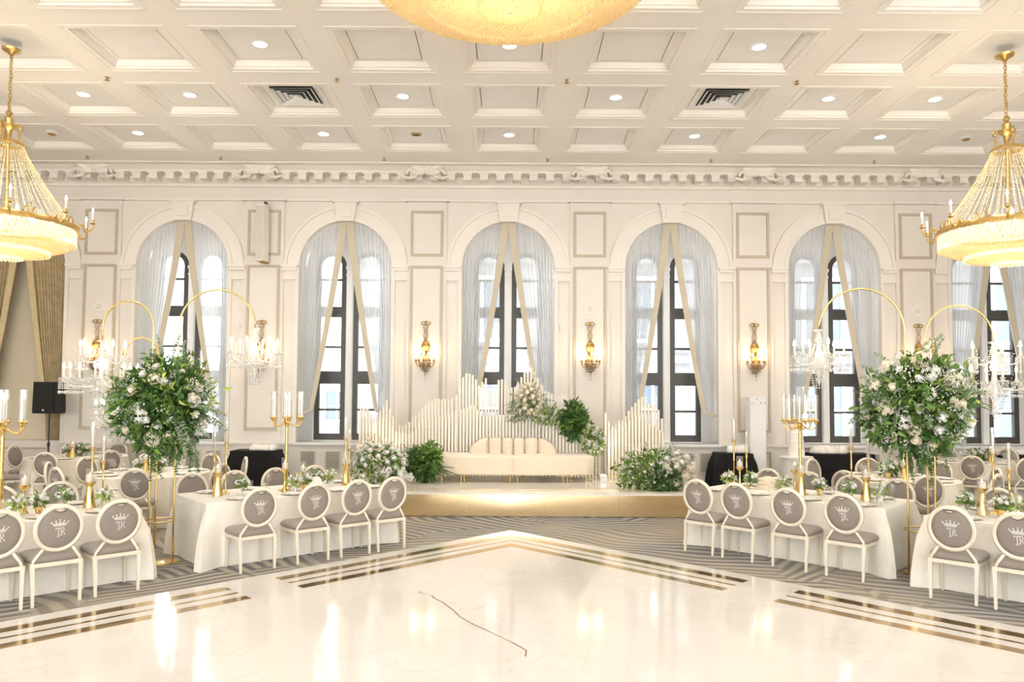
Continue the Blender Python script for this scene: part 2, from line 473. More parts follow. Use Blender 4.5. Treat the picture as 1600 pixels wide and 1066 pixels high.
# ------------------------------------------------------------------ window wall
XW = [k*S for k in range(-3, 4)]
wl = MB(); NA = 28
def arch_pts(r, n=NA): return [(-r*math.cos(PI*i/n), ZS + r*math.sin(PI*i/n)) for i in range(n+1)]
ZT = ZC + .05
def wq(x0, z0, x1, z1, y=WY): wl.quad((x0,y,z0),(x1,y,z0),(x1,y,z1),(x0,y,z1))
REV = .52
for k, cx in zip(range(-3, 4), XW):
    xl, xr = cx-S/2, cx+S/2
    wq(xl, 0, cx-R0, ZT); wq(cx+R0, 0, xr, ZT); wq(cx-R0, 0, cx+R0, SILL)
    A = arch_pts(R0)
    for (xa, za), (xb, zb) in zip(A, A[1:]):
        wl.quad((cx+xa,WY,za),(cx+xb,WY,zb),(cx+xb,WY,ZT),(cx+xa,WY,ZT))
        wl.quad((cx+xb,WY,zb),(cx+xa,WY,za),(cx+xa,WY+REV,za),(cx+xb,WY+REV,zb))
    wl.quad((cx-R0,WY,ZS),(cx-R0,WY,SILL),(cx-R0,WY+REV,SILL),(cx-R0,WY+REV,ZS))
    wl.quad((cx+R0,WY,SILL),(cx+R0,WY,ZS),(cx+R0,WY+REV,ZS),(cx+R0,WY+REV,SILL))
    wl.quad((cx-R0,WY,SILL),(cx+R0,WY,SILL),(cx+R0,WY+REV,SILL),(cx-R0,WY+REV,SILL))
# outer skin keeps daylight out of the masonry
for k, cx in zip(range(-3, 4), XW):
    xl, xr = cx-S/2, cx+S/2; y = WY+REV+.25
    for a in ((xl,0,cx-1.12,ZT),(cx+1.12,0,xr,ZT),(cx-1.12,0,cx+1.12,SILL-.2),(cx-1.12,6.1,cx+1.12,ZT)):
        wl.quad((a[2],y,a[1]),(a[0],y,a[1]),(a[0],y,a[3]),(a[2],y,a[3]))
wall = wl.build('wall_back', 'wall', kind='structure')
MB().box(-HX-.2, -HX, YB, WY+.3, 0, ZT).build('wall_left', 'wall', kind='structure')
MB().box(HX, HX+.2, YB, WY+.3, 0, ZT).build('wall_right', 'wall', kind='structure')

# unseen opposite wall; its tall window openings are added to let in frontal fill
wf = MB(); wf.box(-HX-.2, HX+.2, YB-.2, YB, 0, .80); wf.box(-HX-.2, HX+.2, YB-.2, YB, 5.9, ZT)
ex = [-HX-.2] + [v for cx in XW for v in (cx-1.35, cx+1.35)] + [HX+.2]
for i in range(0, len(ex), 2): wf.box(ex[i], ex[i+1], YB-.2, YB, .80, 5.9)
wall_front = wf.build('wall_front', 'wall', kind='structure')
for cx in XW:
    mb = MB().box(cx-.06,cx+.06,YB-.15,YB-.05,.80,5.9)
    for z in (2.4, 3.95): mb.box(cx-1.35,cx+1.35,YB-.15,YB-.05,z-.06,z+.06)
    mb.build('added_mullion', 'dark_frame', wall_front)
# archivolts, keystones, imposts
def arch_band(mb, r0, r1, dep, z_lo=None, n=NA):
    A, B = arch_pts(r0, n), arch_pts(r1, n)
    if z_lo is not None:
        A = [(-r0, z_lo)] + A + [(r0, z_lo)]; B = [(-r1, z_lo)] + B + [(r1, z_lo)]
    y0, y1 = -dep, .0
    for (a, b), (c, d) in zip(zip(A, A[1:]), zip(B, B[1:])):
        mb.quad((a[0],y0,a[1]),(b[0],y0,b[1]),(d[0],y0,d[1]),(c[0],y0,c[1]))
        mb.quad((c[0],y0,c[1]),(d[0],y0,d[1]),(d[0],y1,d[1]),(c[0],y1,c[1]))
        mb.quad((b[0],y0,b[1]),(a[0],y0,a[1]),(a[0],y1,a[1]),(b[0],y1,b[1]))
ar = MB(); arch_band(ar, R0, 1.13, .05); arch_band(ar, 1.13, 1.33, .025); arch_band(ar, 1.33, 1.40, .06)
arm = ar.mesh('archivolt', 'trim')
key = MB(); key.prism([(-.20,5.96),(.20,5.96),(.25,6.38),(-.25,6.38)], -.12, 0); key.box(-.29,.29,-.15,0,6.38,6.43); key.box(-.14,.14,-.15,-.12,6.05,6.30)
keym = key.mesh('keystone', 'trim')
jb = MB()
for s in (-1, 1):
    x0, x1 = sorted((s*R0, s*1.13)); jb.box(x0, x1, -.05, 0, SILL, ZS-.02)
jbm = jb.mesh('jamb_moulding', 'trim')
im = MB()
im.box(-.17,.17,-.09,0,4.83,4.93).box(-.19,.19,-.12,0,4.90,4.95).box(-.15,.15,-.06,0,4.62,4.66).box(-.145,.145,-.03,0,4.66,4.83)
imm = im.mesh('impost', 'trim')
for cx in XW:
    put('archivolt', arm, wall, (cx, WY, 0)); put('keystone', keym, wall, (cx, WY, 0)); put('jamb_moulding', jbm, wall, (cx, WY, 0))
    for s in (-1, 1): put('impost', imm, wall, (cx+s*1.26, WY, 0))
# pilaster strips with framed panels
pil = MB(); pil.box(-.45,.45,-.045,0,.0,6.42)
pilm = pil.mesh('pilaster', 'wall')
def frame(w, z0, z1, t=.055, d=.03):
    f = MB()
    f.box(-w,w,-d,0,z1-t,z1).box(-w,w,-d,0,z0,z0+t).box(-w,-w+t,-d,0,z0+t,z1-t).box(w-t,w,-d,0,z0+t,z1-t)
    return f
fu = frame(.37, 5.17, 6.21).mesh('panel_frame', 'panel_frame')
fl = frame(.37, 1.22, 4.95).mesh('panel_frame', 'panel_frame')
fd = frame(.37, .25, .80, .04).mesh('panel_frame', 'panel_frame')
inner = MB().box(-.31,.31,-.012,0,5.23,6.15).box(-.31,.31,-.012,0,1.28,4.89).mesh('panel_field', 'wall')
PX = [(k+.5)*S for k in range(-3, 3)]
for x in PX:
    p = put('pilaster', pilm, wall, (x, WY, 0))
    for me in (fu, fl, fd): put('panel_frame', me, p, (0, -.045, 0))
    put('panel_field', inner, p, (0, -.045, 0))
# string course, frieze, cornice
t1 = MB().box(-HX,HX,WY-.07,WY,6.42,6.47)
for x in PX: t1.box(x-.50,x+.50,WY-.10,WY,6.42,6.48)
t1.build('trim_1', 'trim', kind='structure')
cp = [(WY,6.74),(WY-.06,6.74),(WY-.06,6.80),(WY-.12,6.83),(WY-.12,6.98),(WY-.42,6.98),(WY-.42,7.02),(WY-.50,7.06),(WY-.55,7.09),(WY-.72,7.095),(WY-.72,ZC)]
co = MB()
for (a, za), (b, zb) in zip(cp, cp[1:]): co.quad((-HX,a,za),(HX,a,za),(HX,b,zb),(-HX,b,zb))
cornice = co.build('trim_2', 'trim', kind='structure')
mo = MB(); mo.prism([(-.09,0),(.09,0),(.09,.15),(-.09,.15)], -.27, 0); mo.box(-.11,.11,-.29,0,.12,.15); mom = mo.mesh('modillion', 'trim')
n_mod = int(2*HX/.37)
for i in range(n_mod): put('modillion', mom, cornice, (-HX+.185+.37*i, WY-.12, 6.83))
# shell cartouches above the pilasters
sh = MB()
for i in range(9):
    a = PI*(i+.5)/9; L = .44 if i not in (0, 8) else .36
    sh.lathe([(1e-4,0),(.05,.04),(.075,.18),(.06,L-.06),(1e-4,L)], 7, (0,0,0)) if False else None
    m = Matrix.Rotation(PI/2-a, 4, 'Y')
    t = MB().lathe([(1e-4,0),(.035,.05),(.085,L*.6),(.07,L*.9),(1e-4,L)], 7)
    sh.add(t, m)
for s in (-1, 1):
    sh.add(MB().tube([(s*(.28+.16*math.cos(t*.55)*(1-t/14)), 0, -.02+.15*math.sin(t*.55)*(1-t/14)) for t in range(13)], .035, 6))
    sh.add(MB().tube([(s*.2,0,-.05),(s*.38,.0,-.10),(s*.5,0,-.06),(s*.56,0,-.12)], [.04,.04,.03,.01], 6))
shm = sh.mesh('cartouche', 'trim', True)
for x in PX: put('cartouche', shm, cornice, (x, WY-.5, 6.93))
# dado rail and skirting
dr = MB()
for k, cx in zip(range(-3, 4), XW):
    for x0, x1 in ((cx-S/2, cx-R0), (cx+R0, cx+S/2)): dr.box(x0,x1,WY-.06,WY,.90,.96)
dr.build('trim_3', 'trim', kind='structure')
MB().box(-HX,HX,WY-.025,WY,0,.14).build('baseboard_back', 'trim', kind='structure')

# ------------------------------------------------------------------ windows
CY0, CYD = WY+REV, .10
def casement_parts(s):
    """s=-1 left, +1 right; returns meshes for frame and list of panes (x0,x1,z0,z1,round)"""
    xi, xo = .085, .80
    t = .115
    fr = MB(); rt = (xo-xi)/2; cxm = (xi+xo)/2; zsp = 5.38-rt
    # arched top ring
    A = circ(cxm, zsp, rt, 0, PI, 14); B = circ(cxm, zsp, rt-t, 0, PI, 14)
    for (a, b), (c, d) in zip(zip(A, A[1:]), zip(B, B[1:])):
        fr.quad((a[0],0,a[1]),(c[0],0,c[1]),(d[0],0,d[1]),(b[0],0,b[1]))
        fr.quad((c[0],0,c[1]),(c[0],CYD,c[1]),(d[0],CYD,d[1]),(d[0],0,d[1]))
    fr.box(xi,xi+t,0,CYD,SILL,zsp).box(xo-t,xo,0,CYD,SILL,zsp)
    fr.box(xi+t,xo-t,0,CYD,SILL,1.12).box(xi+t,xo-t,0,CYD,2.27,2.57).box(xi+t,xo-t,0,CYD,3.83,4.08)
    for z in (1.67, 3.13, 4.71): fr.box(xi+t,xo-t,.02,CYD-.02,z-.025,z+.025)
    # lower sash lines
    fr.box(xi+t,xo-t,-.02,.0,2.40,2.44)
    panes = [(1.12,1.645),(1.695,2.27),(2.57,3.105),(3.155,3.83),(4.08,4.685),(4.735,zsp+rt*.55)]
    return fr, [(xi+t, xo-t, a, b) for a, b in panes]
frm, panes = casement_parts(1)
def mirror(mb):
    o = MB(); o.v = [(-x,y,z) for x,y,z in mb.v]; o.f = [tuple(reversed(f)) for f in mb.f]; o.mi = list(mb.mi); return o
frame_me = {1: frm.mesh('casement_frame', 'dark_frame'), -1: mirror(frm).mesh('casement_frame', 'dark_frame')}
pane_me = {}
for s in (1, -1):
    for i, (x0, x1, z0, z1) in enumerate(panes):
        a, b = sorted((s*x0, s*x1)); pane_me[s, i] = MB().box(a, b, .045, .055, z0, z1).mesh('pane', 'pane')
# white surround that closes the arch behind, with two round-headed openings
def surround():
    sr = MB(); xi, xo = .085, .80; rt = (xo-xi)/2; cxm = (xi+xo)/2; zsp = 5.38-rt; r = R0+.02
    n = 14
    for s in (-1, 1):
        def P(x, z): return (s*x, 0, z)
        def Q(a, b, c, d):
            sr.quad(*( (a,b,c,d) if s > 0 else (d,c,b,a) ))
        Q(P(xo,SILL),P(r,SILL),P(r,ZS),P(xo,ZS))
        Q(P(0,SILL),P(xi,SILL),P(xi,zsp),P(0,zsp))
        I = circ(cxm, zsp, rt, 0, PI, n)               # right to left
        # the outer arch, same count, from springing to the crown
        O = []
        for x, z in I:
            t = max(0, min(1, x/xo)); ang = math.acos(min(1, x/r))
            O.append((x, ZS + math.sqrt(max(0, r*r-x*x))))
        for (a, b), (c, d) in zip(zip(I, I[1:]), zip(O, O[1:])):
            Q(P(*a), P(*c), P(*d), P(*b))
        Q(P(xo,ZS),P(r,ZS),P(xo+.12,ZS+math.sqrt(r*r-(xo+.12)**2)),P(xo,ZS+math.sqrt(r*r-xo*xo)))
        Q(P(0,zsp),P(xi,zsp),P(xi,ZS+math.sqrt(r*r-xi*xi)),P(0,ZS+r))
    # sides of the openings: a short tunnel
    sr.box(-.07,.07,-.05,.0,SILL,4.95).box(-.09,.09,-.07,0,4.95,5.02).box(-.085,.085,-.06,0,4.80,4.84)
    sr.box(-R0-.1,R0+.1,-.16,.0,SILL-.04,SILL+.02)
    return sr
surm = surround().mesh('surround', 'white_paint')
sillm = MB().box(-R0-.06,R0+.06,-REV-.08,-.16,SILL-.06,SILL-.0).mesh('window_sill', 'white_paint')
for i, cx in enumerate(XW[1:]):
    w = thing('window_%d' % (i+1), None, None, (cx, CY0, 0)); w['kind'] = 'structure'
    put('surround', surm, w); put('window_sill', sillm, w)
    for s in (-1, 1):
        f = put('casement_frame', frame_me[s], w)
        for j in range(6): put('pane', pane_me[s, j], f)
# blind niche at the far left
nb = MB(); A = arch_pts(R0+.02)
nb.quad((-R0-.02,0,SILL-.02),(R0+.02,0,SILL-.02),(R0+.02,0,ZS),(-R0-.02,0,ZS))
for (xa, za), (xb, zb) in zip(A, A[1:]): nb.quad((xa,0,ZS),(xb,0,ZS),(xb,0,zb),(xa,0,za))
nb.build('wall_niche', 'niche', None, (XW[0], WY+.42, 0), kind='structure')
put('panel_frame', MB().add(frame(.85, .22, .80, .04)).mesh('panel_frame','panel_frame'), wall, (XW[0], WY, 0))

# radiator grilles under the windows
gl = MB(); gl.box(-.17,.17,-.02,0,0,.42, 1)
for s in (-1, 1): gl.box(s*.165-.012,s*.165+.012,-.03,0,0,.42)
gl.box(-.17,.17,-.03,0,-.012,.012).box(-.17,.17,-.03,0,.408,.432)
for i in range(1, 9): gl.box(-.17+.34*i/9-.006,-.17+.34*i/9+.006,-.028,-.02,0,.42)
for i in range(1, 11): gl.box(-.17,.17,-.028,-.02,.42*i/11-.006,.42*i/11+.006)
glm = gl.mesh('radiator_grille', ['grille', 'grille_hole'])
for cx in XW[1:]:
    for x in (-.78, -.22, .34, .80): put('radiator_grille', glm, wall, (cx+x, WY, .33))

# ------------------------------------------------------------------ buildings over the street
def facade(name, label, x0, x1, y, z0, z1, mk, sp, ww, zs, wh):
    b = thing(name, label, 'building', ((x0+x1)/2, y, z0)); w = x1-x0
    m = MB().box(-w/2,w/2,0,4,0,z1-z0)
    for z in zs: m.box(-w/2,w/2,-.35,0,z-z0-1.0,z-z0-.7)
    m.build('wall', mk, b)
    n = int(w/sp)
    g = MB().box(-ww/2,ww/2,-.02,.0,0,wh); gm = g.mesh('window', 'window_far')
    fm = MB().add(frame(ww/2+.15, -.15, wh+.15, .15, .12)).box(-.06,.06,-.1,0,0,wh).box(-ww/2,ww/2,-.1,0,wh*.5-.05,wh*.5+.05).mesh('window_frame', 'white_paint')
    for z in zs:
        for i in range(n):
            o = put('window', gm, b, (-w/2+sp*(i+.5), 0, z-z0)); put('window_frame', fm, o)
facade('building', 'pale stone office building across the street, seen through right windows', -6.5, 30, 31, -9, 24, 'stone', 3.6, 1.5, (-4, .2, 4.4, 8.6), 2.5)
facade('building', 'low grey building far off, seen low through left windows', -42, -10, 52, -9, 3.2, 'stone_dark', 4, 1.6, (-3.5, .2), 2.0)
# ------------------------------------------------------------------ curtains
ZTIE = 1.58
def curtain_meshes(side, key, bandkey, seed, wide=False):
    rnd = random.Random(seed); n, m = 84, 26; r = R0-.012
    ph = rnd.random()*6; tin = -.70 if not wide else -.62
    def top(s):
        x = -r*s; return x, ZS + math.sqrt(max(0, r*r-x*x))
    def P(s, t):
        xt, zt = top(s)
        xtie = tin - (r+tin-.01)*s if True else 0
        ztie = ZTIE + .10*(1-s)
        f = math.sin(2*PI*(12*s + .35*math.sin(5*s+ph)) + ph)
        if t <= 1:
            u = t**(1.06 - .06*s)
            x = xt + (xtie-xt)*(t**1.12 if s < .5 else t); z = zt + (ztie-zt)*t
            a = .028 + .030*t - .035*max(0, t-.75)*3
            return (side*x*-1, .10 + f*a*(.4+.6*min(1, s*8)), z)
        k = t-1
        x = xtie + ((-r + (.34 if wide else .30)*(1-s)) - xtie)*min(1, k*1.6); z = ztie + (.02-ztie)*k
        return (side*x*-1, .10 + f*(.022+.045*k), z)
    mb = MB(); rows_ = [i/m for i in range(m+1)] + [1+(i+1)/8 for i in range(8)]
    for j, t in enumerate(rows_):
        for i in range(n+1): mb.v.append(P(i/n, t))
    for j in range(len(rows_)-1):
        for i in range(n):
            a = j*(n+1)+i; q4 = (a, a+1, a+n+2, a+n+1)
            mb.f.append(q4 if side > 0 else q4[::-1]); mb.mi.append(0)
    bd = MB(); bw = .155
    for j in range(m+1):
        t = j/m; x, y, z = P(0, t); sg = 1 if x*side*-1 >= 0 else 1
        w = bw*(1-.45*t)
        x2 = x + (side*-1)*(-1)*w*-1 if False else x + side*w*(1 if side*x >= 0 else 1)
        bd.v += [(x - side*.012, y-.065, z), (x2, y-.07, min(z-.02, ZS + math.sqrt(max(0.0001, r*r - min(r*r-.0001, x2*x2))))), (x - side*.012, y-.045, z), (x2, y-.05, z-.02)]
    for j in range(m):
        a = j*4; bd.f += [(a, a+1, a+5, a+4), (a+2, a+6, a+7, a+3), (a, a+4, a+6, a+2), (a+1, a+3, a+7, a+5)]; bd.mi += [0]*4
    tb = MB(); xc = (P(0,1)[0]+P(1,1)[0])/2; hw = abs(P(0,1)[0]-P(1,1)[0])/2
    tb.lathe([(1,-.03),(1.04,0),(1,.03)], 20, (0,0,0), sx=hw, sy=.08, cap=False)
    tb.v = [(x+xc, y+.10, z+ZTIE+.05 + (-.25*side*x)) for x, y, z in tb.v]
    return mb.mesh('sheer_panel', key, True), bd.mesh('edge_band', bandkey), tb.mesh('tieback', bandkey, True)
cset = {s: curtain_meshes(s, 'sheer', 'band', 3+s) for s in (-1, 1)}
gset = {s: curtain_meshes(s, 'gold_drape', 'gold_drape_band', 8+s, True) for s in (-1, 1)}
for i, cx in enumerate(XW):
    st = gset if i == 0 else cset
    for s in (-1, 1):
        sd = 'left' if s < 0 else 'right'
        if i == 0: lab = '%s gold-brown drape tied back in the arched wall niche' % sd
        else: lab = '%s white sheer curtain with beige edge at the %s window from left' % (sd, ordinal(i-1))
        c = thing('curtain', lab, 'curtain', (cx, WY, 0), 0, 'tied-back curtains along the window wall')
        put('fabric_panel', st[s][0], c); put('edge_band', st[s][1], c); put('tieback', st[s][2], c)

# ------------------------------------------------------------------ ceiling fixtures
RY = lambda n: 10.69+CD*n
ROWN = {0: 'front row', 1: 'middle row', 2: 'row nearest the windows'}
tr = MB(); tr.lathe([(.10,-.0),(.135,0),(.135,-.012),(.10,-.02),(.10,-.0)], 24); trm = tr.mesh('trim_ring', 'white_paint', 'auto')
lem = MB().lathe([(1e-4,-.012),(.10,-.012),(.10,-.002)], 24).mesh('lens', 'lens')
def downlight(c, n, lab):
    o = thing('downlight', lab, 'ceiling light', (c*CW, RY(n), ZC+.11), 0, 'recessed ceiling downlights')
    put('trim_ring', trm, o); put('lens', lem, o)
    add_light('AREA', 'downlight_lamp', (0,0,-.03), DOWN_W, SOFT, .2, o, (0,0,0), 2.2)
seen = {0: (-2,0,2), 1: (-4,-3,-1,1,3,4), 2: (-4,-2,0,2,4)}
for n, cs in seen.items():
    for i, c in enumerate(cs):
        downlight(c, n, 'round recessed downlight, %s from left in the %s' % (ordinal(i), ROWN[n]))
for n, cs in {-1: (-5,-3,3,5), -2: (-6,-4,4,6), -3: (-5,-3,-1,1,3,5), -5: (-4,-2,0,2,4), -7: (-3,-1,1,3)}.items():  # unseen rows behind the camera, added to light the hall
    for i, c in enumerate(cs): downlight(c, n, 'added unseen downlight over the near hall, %s from left, %s row back' % (ordinal(i), ordinal(-n-1)))
# square air vents
def vent(c, n, lab):
    v = thing('ceiling_vent', lab, 'air vent', (c*CW, RY(n), ZC+.11), 0, 'square ceiling air vents')
    MB().box(-.37,.37,-.37,.37,-.004,-.001).build('duct_backing', 'black_metal', v)
    for i in range(4):
        h = .36-.085*i; mb = MB()
        ring(mb, 0, 0, h, h, -.045, h-.045, h-.045, -.012); ring(mb, 0, 0, h-.045, h-.045, -.008, h, h, -.041)
        mb.build('louvre', 'white_paint', v)
    MB().box(-.05,.05,-.05,.05,-.03,-.02).build('centre_plate', 'white_paint', v)
vent(-2, 1, 'square louvred ceiling vent on the left side')
vent(2, 1, 'square louvred ceiling vent on the right side')
sd = MB().lathe([(.12,0),(.12,-.025),(.09,-.05),(.04,-.055),(1e-4,-.055)], 18); sdb = MB().lathe([(.085,-.048),(.05,-.075),(1e-4,-.075)], 14)
for c, s in ((-5,'left'),(5,'right')):
    o = thing('smoke_detector', 'brown-domed ceiling detector at far %s near the windows' % s, 'detector', (c*CW*.985, RY(2), ZC+.11))
    sd.build('base', 'white_paint', o, smooth='auto'); sdb.build('dome', 'antique', o, smooth='auto')
o = thing('ceiling_sensor', 'small dark rectangular sensor on the ceiling left of centre', 'sensor', (-1*CW, RY(2), ZC+.11))
MB().box(-.10,.10,-.04,.04,-.03,0).build('housing', 'antique', o); MB().box(-.06,.06,-.02,.02,-.04,-.03).build('window', 'black_plastic', o)
sp = MB().lathe([(.035,0),(.035,-.006),(.012,-.01),(.012,-.05),(.04,-.055),(.04,-.06),(1e-4,-.06)], 10)
spm = sp.mesh('sprinkler', 'antique', 'auto'); spr = MB().lathe([(.06,0),(.06,-.004),(.035,-.008)], 16, cap=False).mesh('escutcheon', 'white_paint')
k = 0
for row, n, cs in ((0, .5, (-3.5,-1.5,.5,2.5)), (1, 2.62, (-4.9,-3.35,-1.45,.45,2.35,4.25))):
    for i, c in enumerate(cs):
        o = thing('sprinkler', 'small brass ceiling sprinkler, %s from left in %s line' % (ordinal(i), ('nearer','farther')[row]), 'sprinkler', (c*CW, RY(n) if row == 0 else 15.62, ZC), 0, 'ceiling sprinklers')
        put('escutcheon', spr, o); put('head', spm, o)

# ------------------------------------------------------------------ chandeliers
def link_mesh(L, w, r):
    pts = []
    for i in range(12):
        t = 2*PI*i/12; pts.append((w*math.cos(t), 0, L*math.sin(t)))
    return MB().tube(pts, r, 5, True)
def s_curve(p0, p1, p2, p3, n=10):
    p0, p1, p2, p3 = map(Vector, (p0, p1, p2, p3))
    return [p0*(1-t)**3 + p1*3*t*(1-t)**2 + p2*3*t*t*(1-t) + p3*t**3 for t in [i/n for i in range(n+1)]]
bulb_prof = [(1e-4,0),(.012,.004),(.016,.022),(.012,.05),(.004,.072),(1e-4,.078)]
def big_chandelier(loc, lab):
    c = thing('chandelier', lab, 'chandelier', loc, 0, 'gold basket chandeliers')
    MB().lathe([(.02,-.10),(.05,-.07),(.12,-.03),(.13,0)], 20).build('canopy', 'brass', c, smooth='auto')
    L = link_mesh(.034, .020, .006); zz = -.10; i = 0
    ch = MB()
    while zz > -.92:
        ch.add(L, Matrix.Translation((0,0,zz)) @ Matrix.Rotation(PI/2*(i % 2), 4, 'Z')); zz -= .050; i += 1
    ch.build('chain', 'brass', c, smooth=True)
    cable = MB().tube([(.02*math.sin(j*.9), .02*math.cos(j*.9), -.1-.8*j/20) for j in range(21)], .005, 4); cable.build('cable', 'antique', c)
    MB().lathe([(.02,-2.62),(.03,-2.5),(.02,-2.4),(.022,-1.5),(.035,-1.45),(.05,-1.38),(.03,-1.33),(.05,-1.22),(.11,-1.17),(.12,-1.14),(.05,-1.12),(.06,-1.05),(.03,-1.0),(.05,-.96),(.02,-.92)], 14).build('stem', 'brass', c, smooth='auto')
    for k in range(3):
        a = 2*PI*k/3+.4
        mb = MB().tube(s_curve((.03,0,-1.15),(.26,0,-1.05),(.05,0,-1.38),(.19,0,-1.42)), [.012,.014,.016,.02,.016,.014,.02,.016,.014,.012,.01], 6)
        mb.lathe([(1e-4,-.04),(.03,-.01),(.02,.05),(1e-4,.06)], 6, (.15,0,-1.18))
        o = mb.build('scroll_arm', 'brass', c, smooth=True); o.rotation_euler = (0,0,a)
    MB().lathe([(.205,-1.45),(.215,-1.43),(.205,-1.40),(.19,-1.40),(.19,-1.45),(.205,-1.45)], 30).build('top_ring', 'brass', c, smooth='auto')
    tent = MB(); NS = 46
    for s in range(NS):
        a = 2*PI*s/NS; ca, sa = math.cos(a), math.sin(a)
        for j in range(40):
            t = j/39; r = .20+(.90-.20)*(t**1.18); z = -1.45-(2.60-1.45)*t
            tent.bead((r*ca, r*sa, z), .0095, .013)
    tent.build('bead_tent', 'crystal_warm', c, kind='stuff')
    MB().lathe([(.90,-2.62),(.945,-2.66),(.945,-2.60),(.93,-2.57),(.90,-2.57),(.90,-2.62)], 44).build('gold_band', 'brass', c, smooth='auto')
    # tiers of crystals
    def tier(r0, z0, z1, n, rows_):
        mb = MB()
        for j in range(rows_):
            za, zb = z0+(z1-z0)*j/rows_, z0+(z1-z0)*(j+.92)/rows_
            for i in range(n):
                a = 2*PI*(i+.5*(j % 2))/n; w = PI*r0/n*.86
                ca, sa = math.cos(a), math.sin(a)
                def P(t, d, z): return ((r0+d)*ca - t*sa, (r0+d)*sa + t*ca, z)
                mb.quad(P(-w,0,za),P(0,.014,za),P(0,.014,zb),P(-w,0,zb)); mb.quad(P(0,.014,za),P(w,0,za),P(w,0,zb),P(0,.014,zb))
                mb.tri(P(-w,0,zb),P(0,.014,zb),P(0,0,zb-.02)); mb.tri(P(0,.014,zb),P(w,0,zb),P(0,0,zb-.02))
        return mb
    def dish(r0, r1, z0, z1):
        mb = MB(); k = 0; r = r0
        while r > r1:
            t = (r0-r)/(r0-r1); z = z0+(z1-z0)*math.sin(t*PI/2); n = max(8, int(2*PI*r/.034))
            for i in range(n):
                a = 2*PI*(i+.5*(k % 2))/n; mb.bead((r*math.cos(a), r*math.sin(a), z), .017)
            r -= .03; k += 1
        return mb
    tier(.90, -2.66, -2.88, 96, 3).build('upper_tier', 'crystal_warm', c, kind='stuff')
    dish(.885, .56, -2.88, -2.98).build('upper_beadwork', 'crystal_warm', c, kind='stuff')
    tier(.57, -2.96, -3.05, 66, 1).build('middle_tier', 'crystal_warm', c, kind='stuff')
    dish(.55, .23, -3.04, -3.09).build('middle_beadwork', 'crystal_warm', c, kind='stuff')
    tier(.23, -3.05, -3.13, 30, 1).build('lower_tier', 'crystal_warm', c, kind='stuff')
    arm_p = s_curve((.93,0,-2.60),(1.06,0,-2.42),(1.00,0,-2.78),(1.13,0,-2.60)) + [Vector((1.135,0,-2.52))]
    arm_m = MB().tube(arm_p, [.014,.016,.018,.018,.016,.016,.018,.018,.016,.014,.014,.012], 6)
    arm_m.lathe([(.012,-.02),(.03,-.005),(.045,.0),(.02,.01),(.018,.03),(.028,.045),(.018,.05)], 10, (1.135,0,-2.52))
    arm_me = arm_m.mesh('candle_arm', 'brass', 'auto')
    can_me = MB().lathe([(.014,0),(.014,.12),(.004,.125)], 8, (1.135,0,-2.475)).mesh('candle_sleeve', 'candle', 'auto')
    bul_me = MB().lathe(bulb_prof, 8, (1.135,0,-2.355)).mesh('bulb', 'bulb', True)
    for k in range(10):
        a = 2*PI*k/10 + .33
        o = put('candle_arm', arm_me, c); o.rotation_euler = (0,0,a)
        put('candle_sleeve', can_me, o); put('bulb', bul_me, o)
        sc_m = MB().tube([((.94)*math.cos(a+.16+.06*t), (.94)*math.sin(a+.16+.06*t), -2.57+.075*abs(math.sin(t*PI/2.0))) for t in [i*.25 for i in range(17)]], .011, 5)
        sc_m.build('scroll_ornament', 'brass', c, smooth=True)
    for k in range(9):
        a = 2*PI*k/9; r = .30 if k % 2 else .5
        MB().lathe([(p*1.5, z*1.3) for p, z in bulb_prof], 8, (r*math.cos(a), r*math.sin(a), -2.50)).build('bulb', 'bulb', c, smooth=True)
    add_light('POINT', 'chandelier_lamp', (0,0,-2.40), CHAND_W, WARM, .25, c)
    add_light('POINT', 'chandelier_lamp', (0,0,-2.80), CHAND_W*.10, WARM, .2, c)
    return c
big_chandelier((-7.38, 10.69, ZC), 'gold and crystal basket chandelier hanging at upper left')
big_chandelier((7.34, 10.69, ZC), 'gold and crystal basket chandelier hanging at upper right')
# wide beaded ceiling chandelier over the dance floor
cc = thing('chandelier', 'wide round beaded crystal ceiling chandelier at top centre', 'chandelier', (0, 7.08, ZC))
MB().lathe([(1.30,-.03),(1.40,0),(1.40,.02),(1.30,.02),(1.30,-.03)], 48).build('ceiling_plate', 'brass', cc, smooth='auto')
sk = MB()
for j in range(16):
    z = -.05-.055*j; r = 1.36+.07*math.sin(min(1, j/15)*PI*.5); n = 250
    for i in range(n):
        a = 2*PI*(i+.5*(j % 2))/n; sk.bead((r*math.cos(a), r*math.sin(a), z), .019, .026)
sk.build('bead_skirt', 'crystal_warm', cc, kind='stuff')
bw = MB(); r = 1.42; k = 0
while r > .30:
    t = (1.42-r)/1.12; z = -.95-.24*math.sin(t*PI/2) - (.05 if .42 < t < .48 else 0); n = int(2*PI*r/.042)
    for i in range(n):
        a = 2*PI*(i+.5*(k % 2))/n; bw.bead((r*math.cos(a), r*math.sin(a), z+random.uniform(-.006,.006)), .021)
    r -= .034; k += 1
bw.build('bead_basket', 'crystal_warm', cc, kind='stuff')
lt = MB()
for j in range(4):
    for i in range(60):
        a = 2*PI*i/60; lt.bead((.31*math.cos(a), .31*math.sin(a), -1.19-.03*j), .017, .02)
r = .29
while r > .03:
    n = max(5, int(2*PI*r/.04))
    for i in range(n): a = 2*PI*i/n; lt.bead((r*math.cos(a), r*math.sin(a), -1.29-.04*math.cos(r/.29*PI/2)), .02)
    r -= .035
lt.build('bottom_cup', 'crystal_warm', cc, kind='stuff')
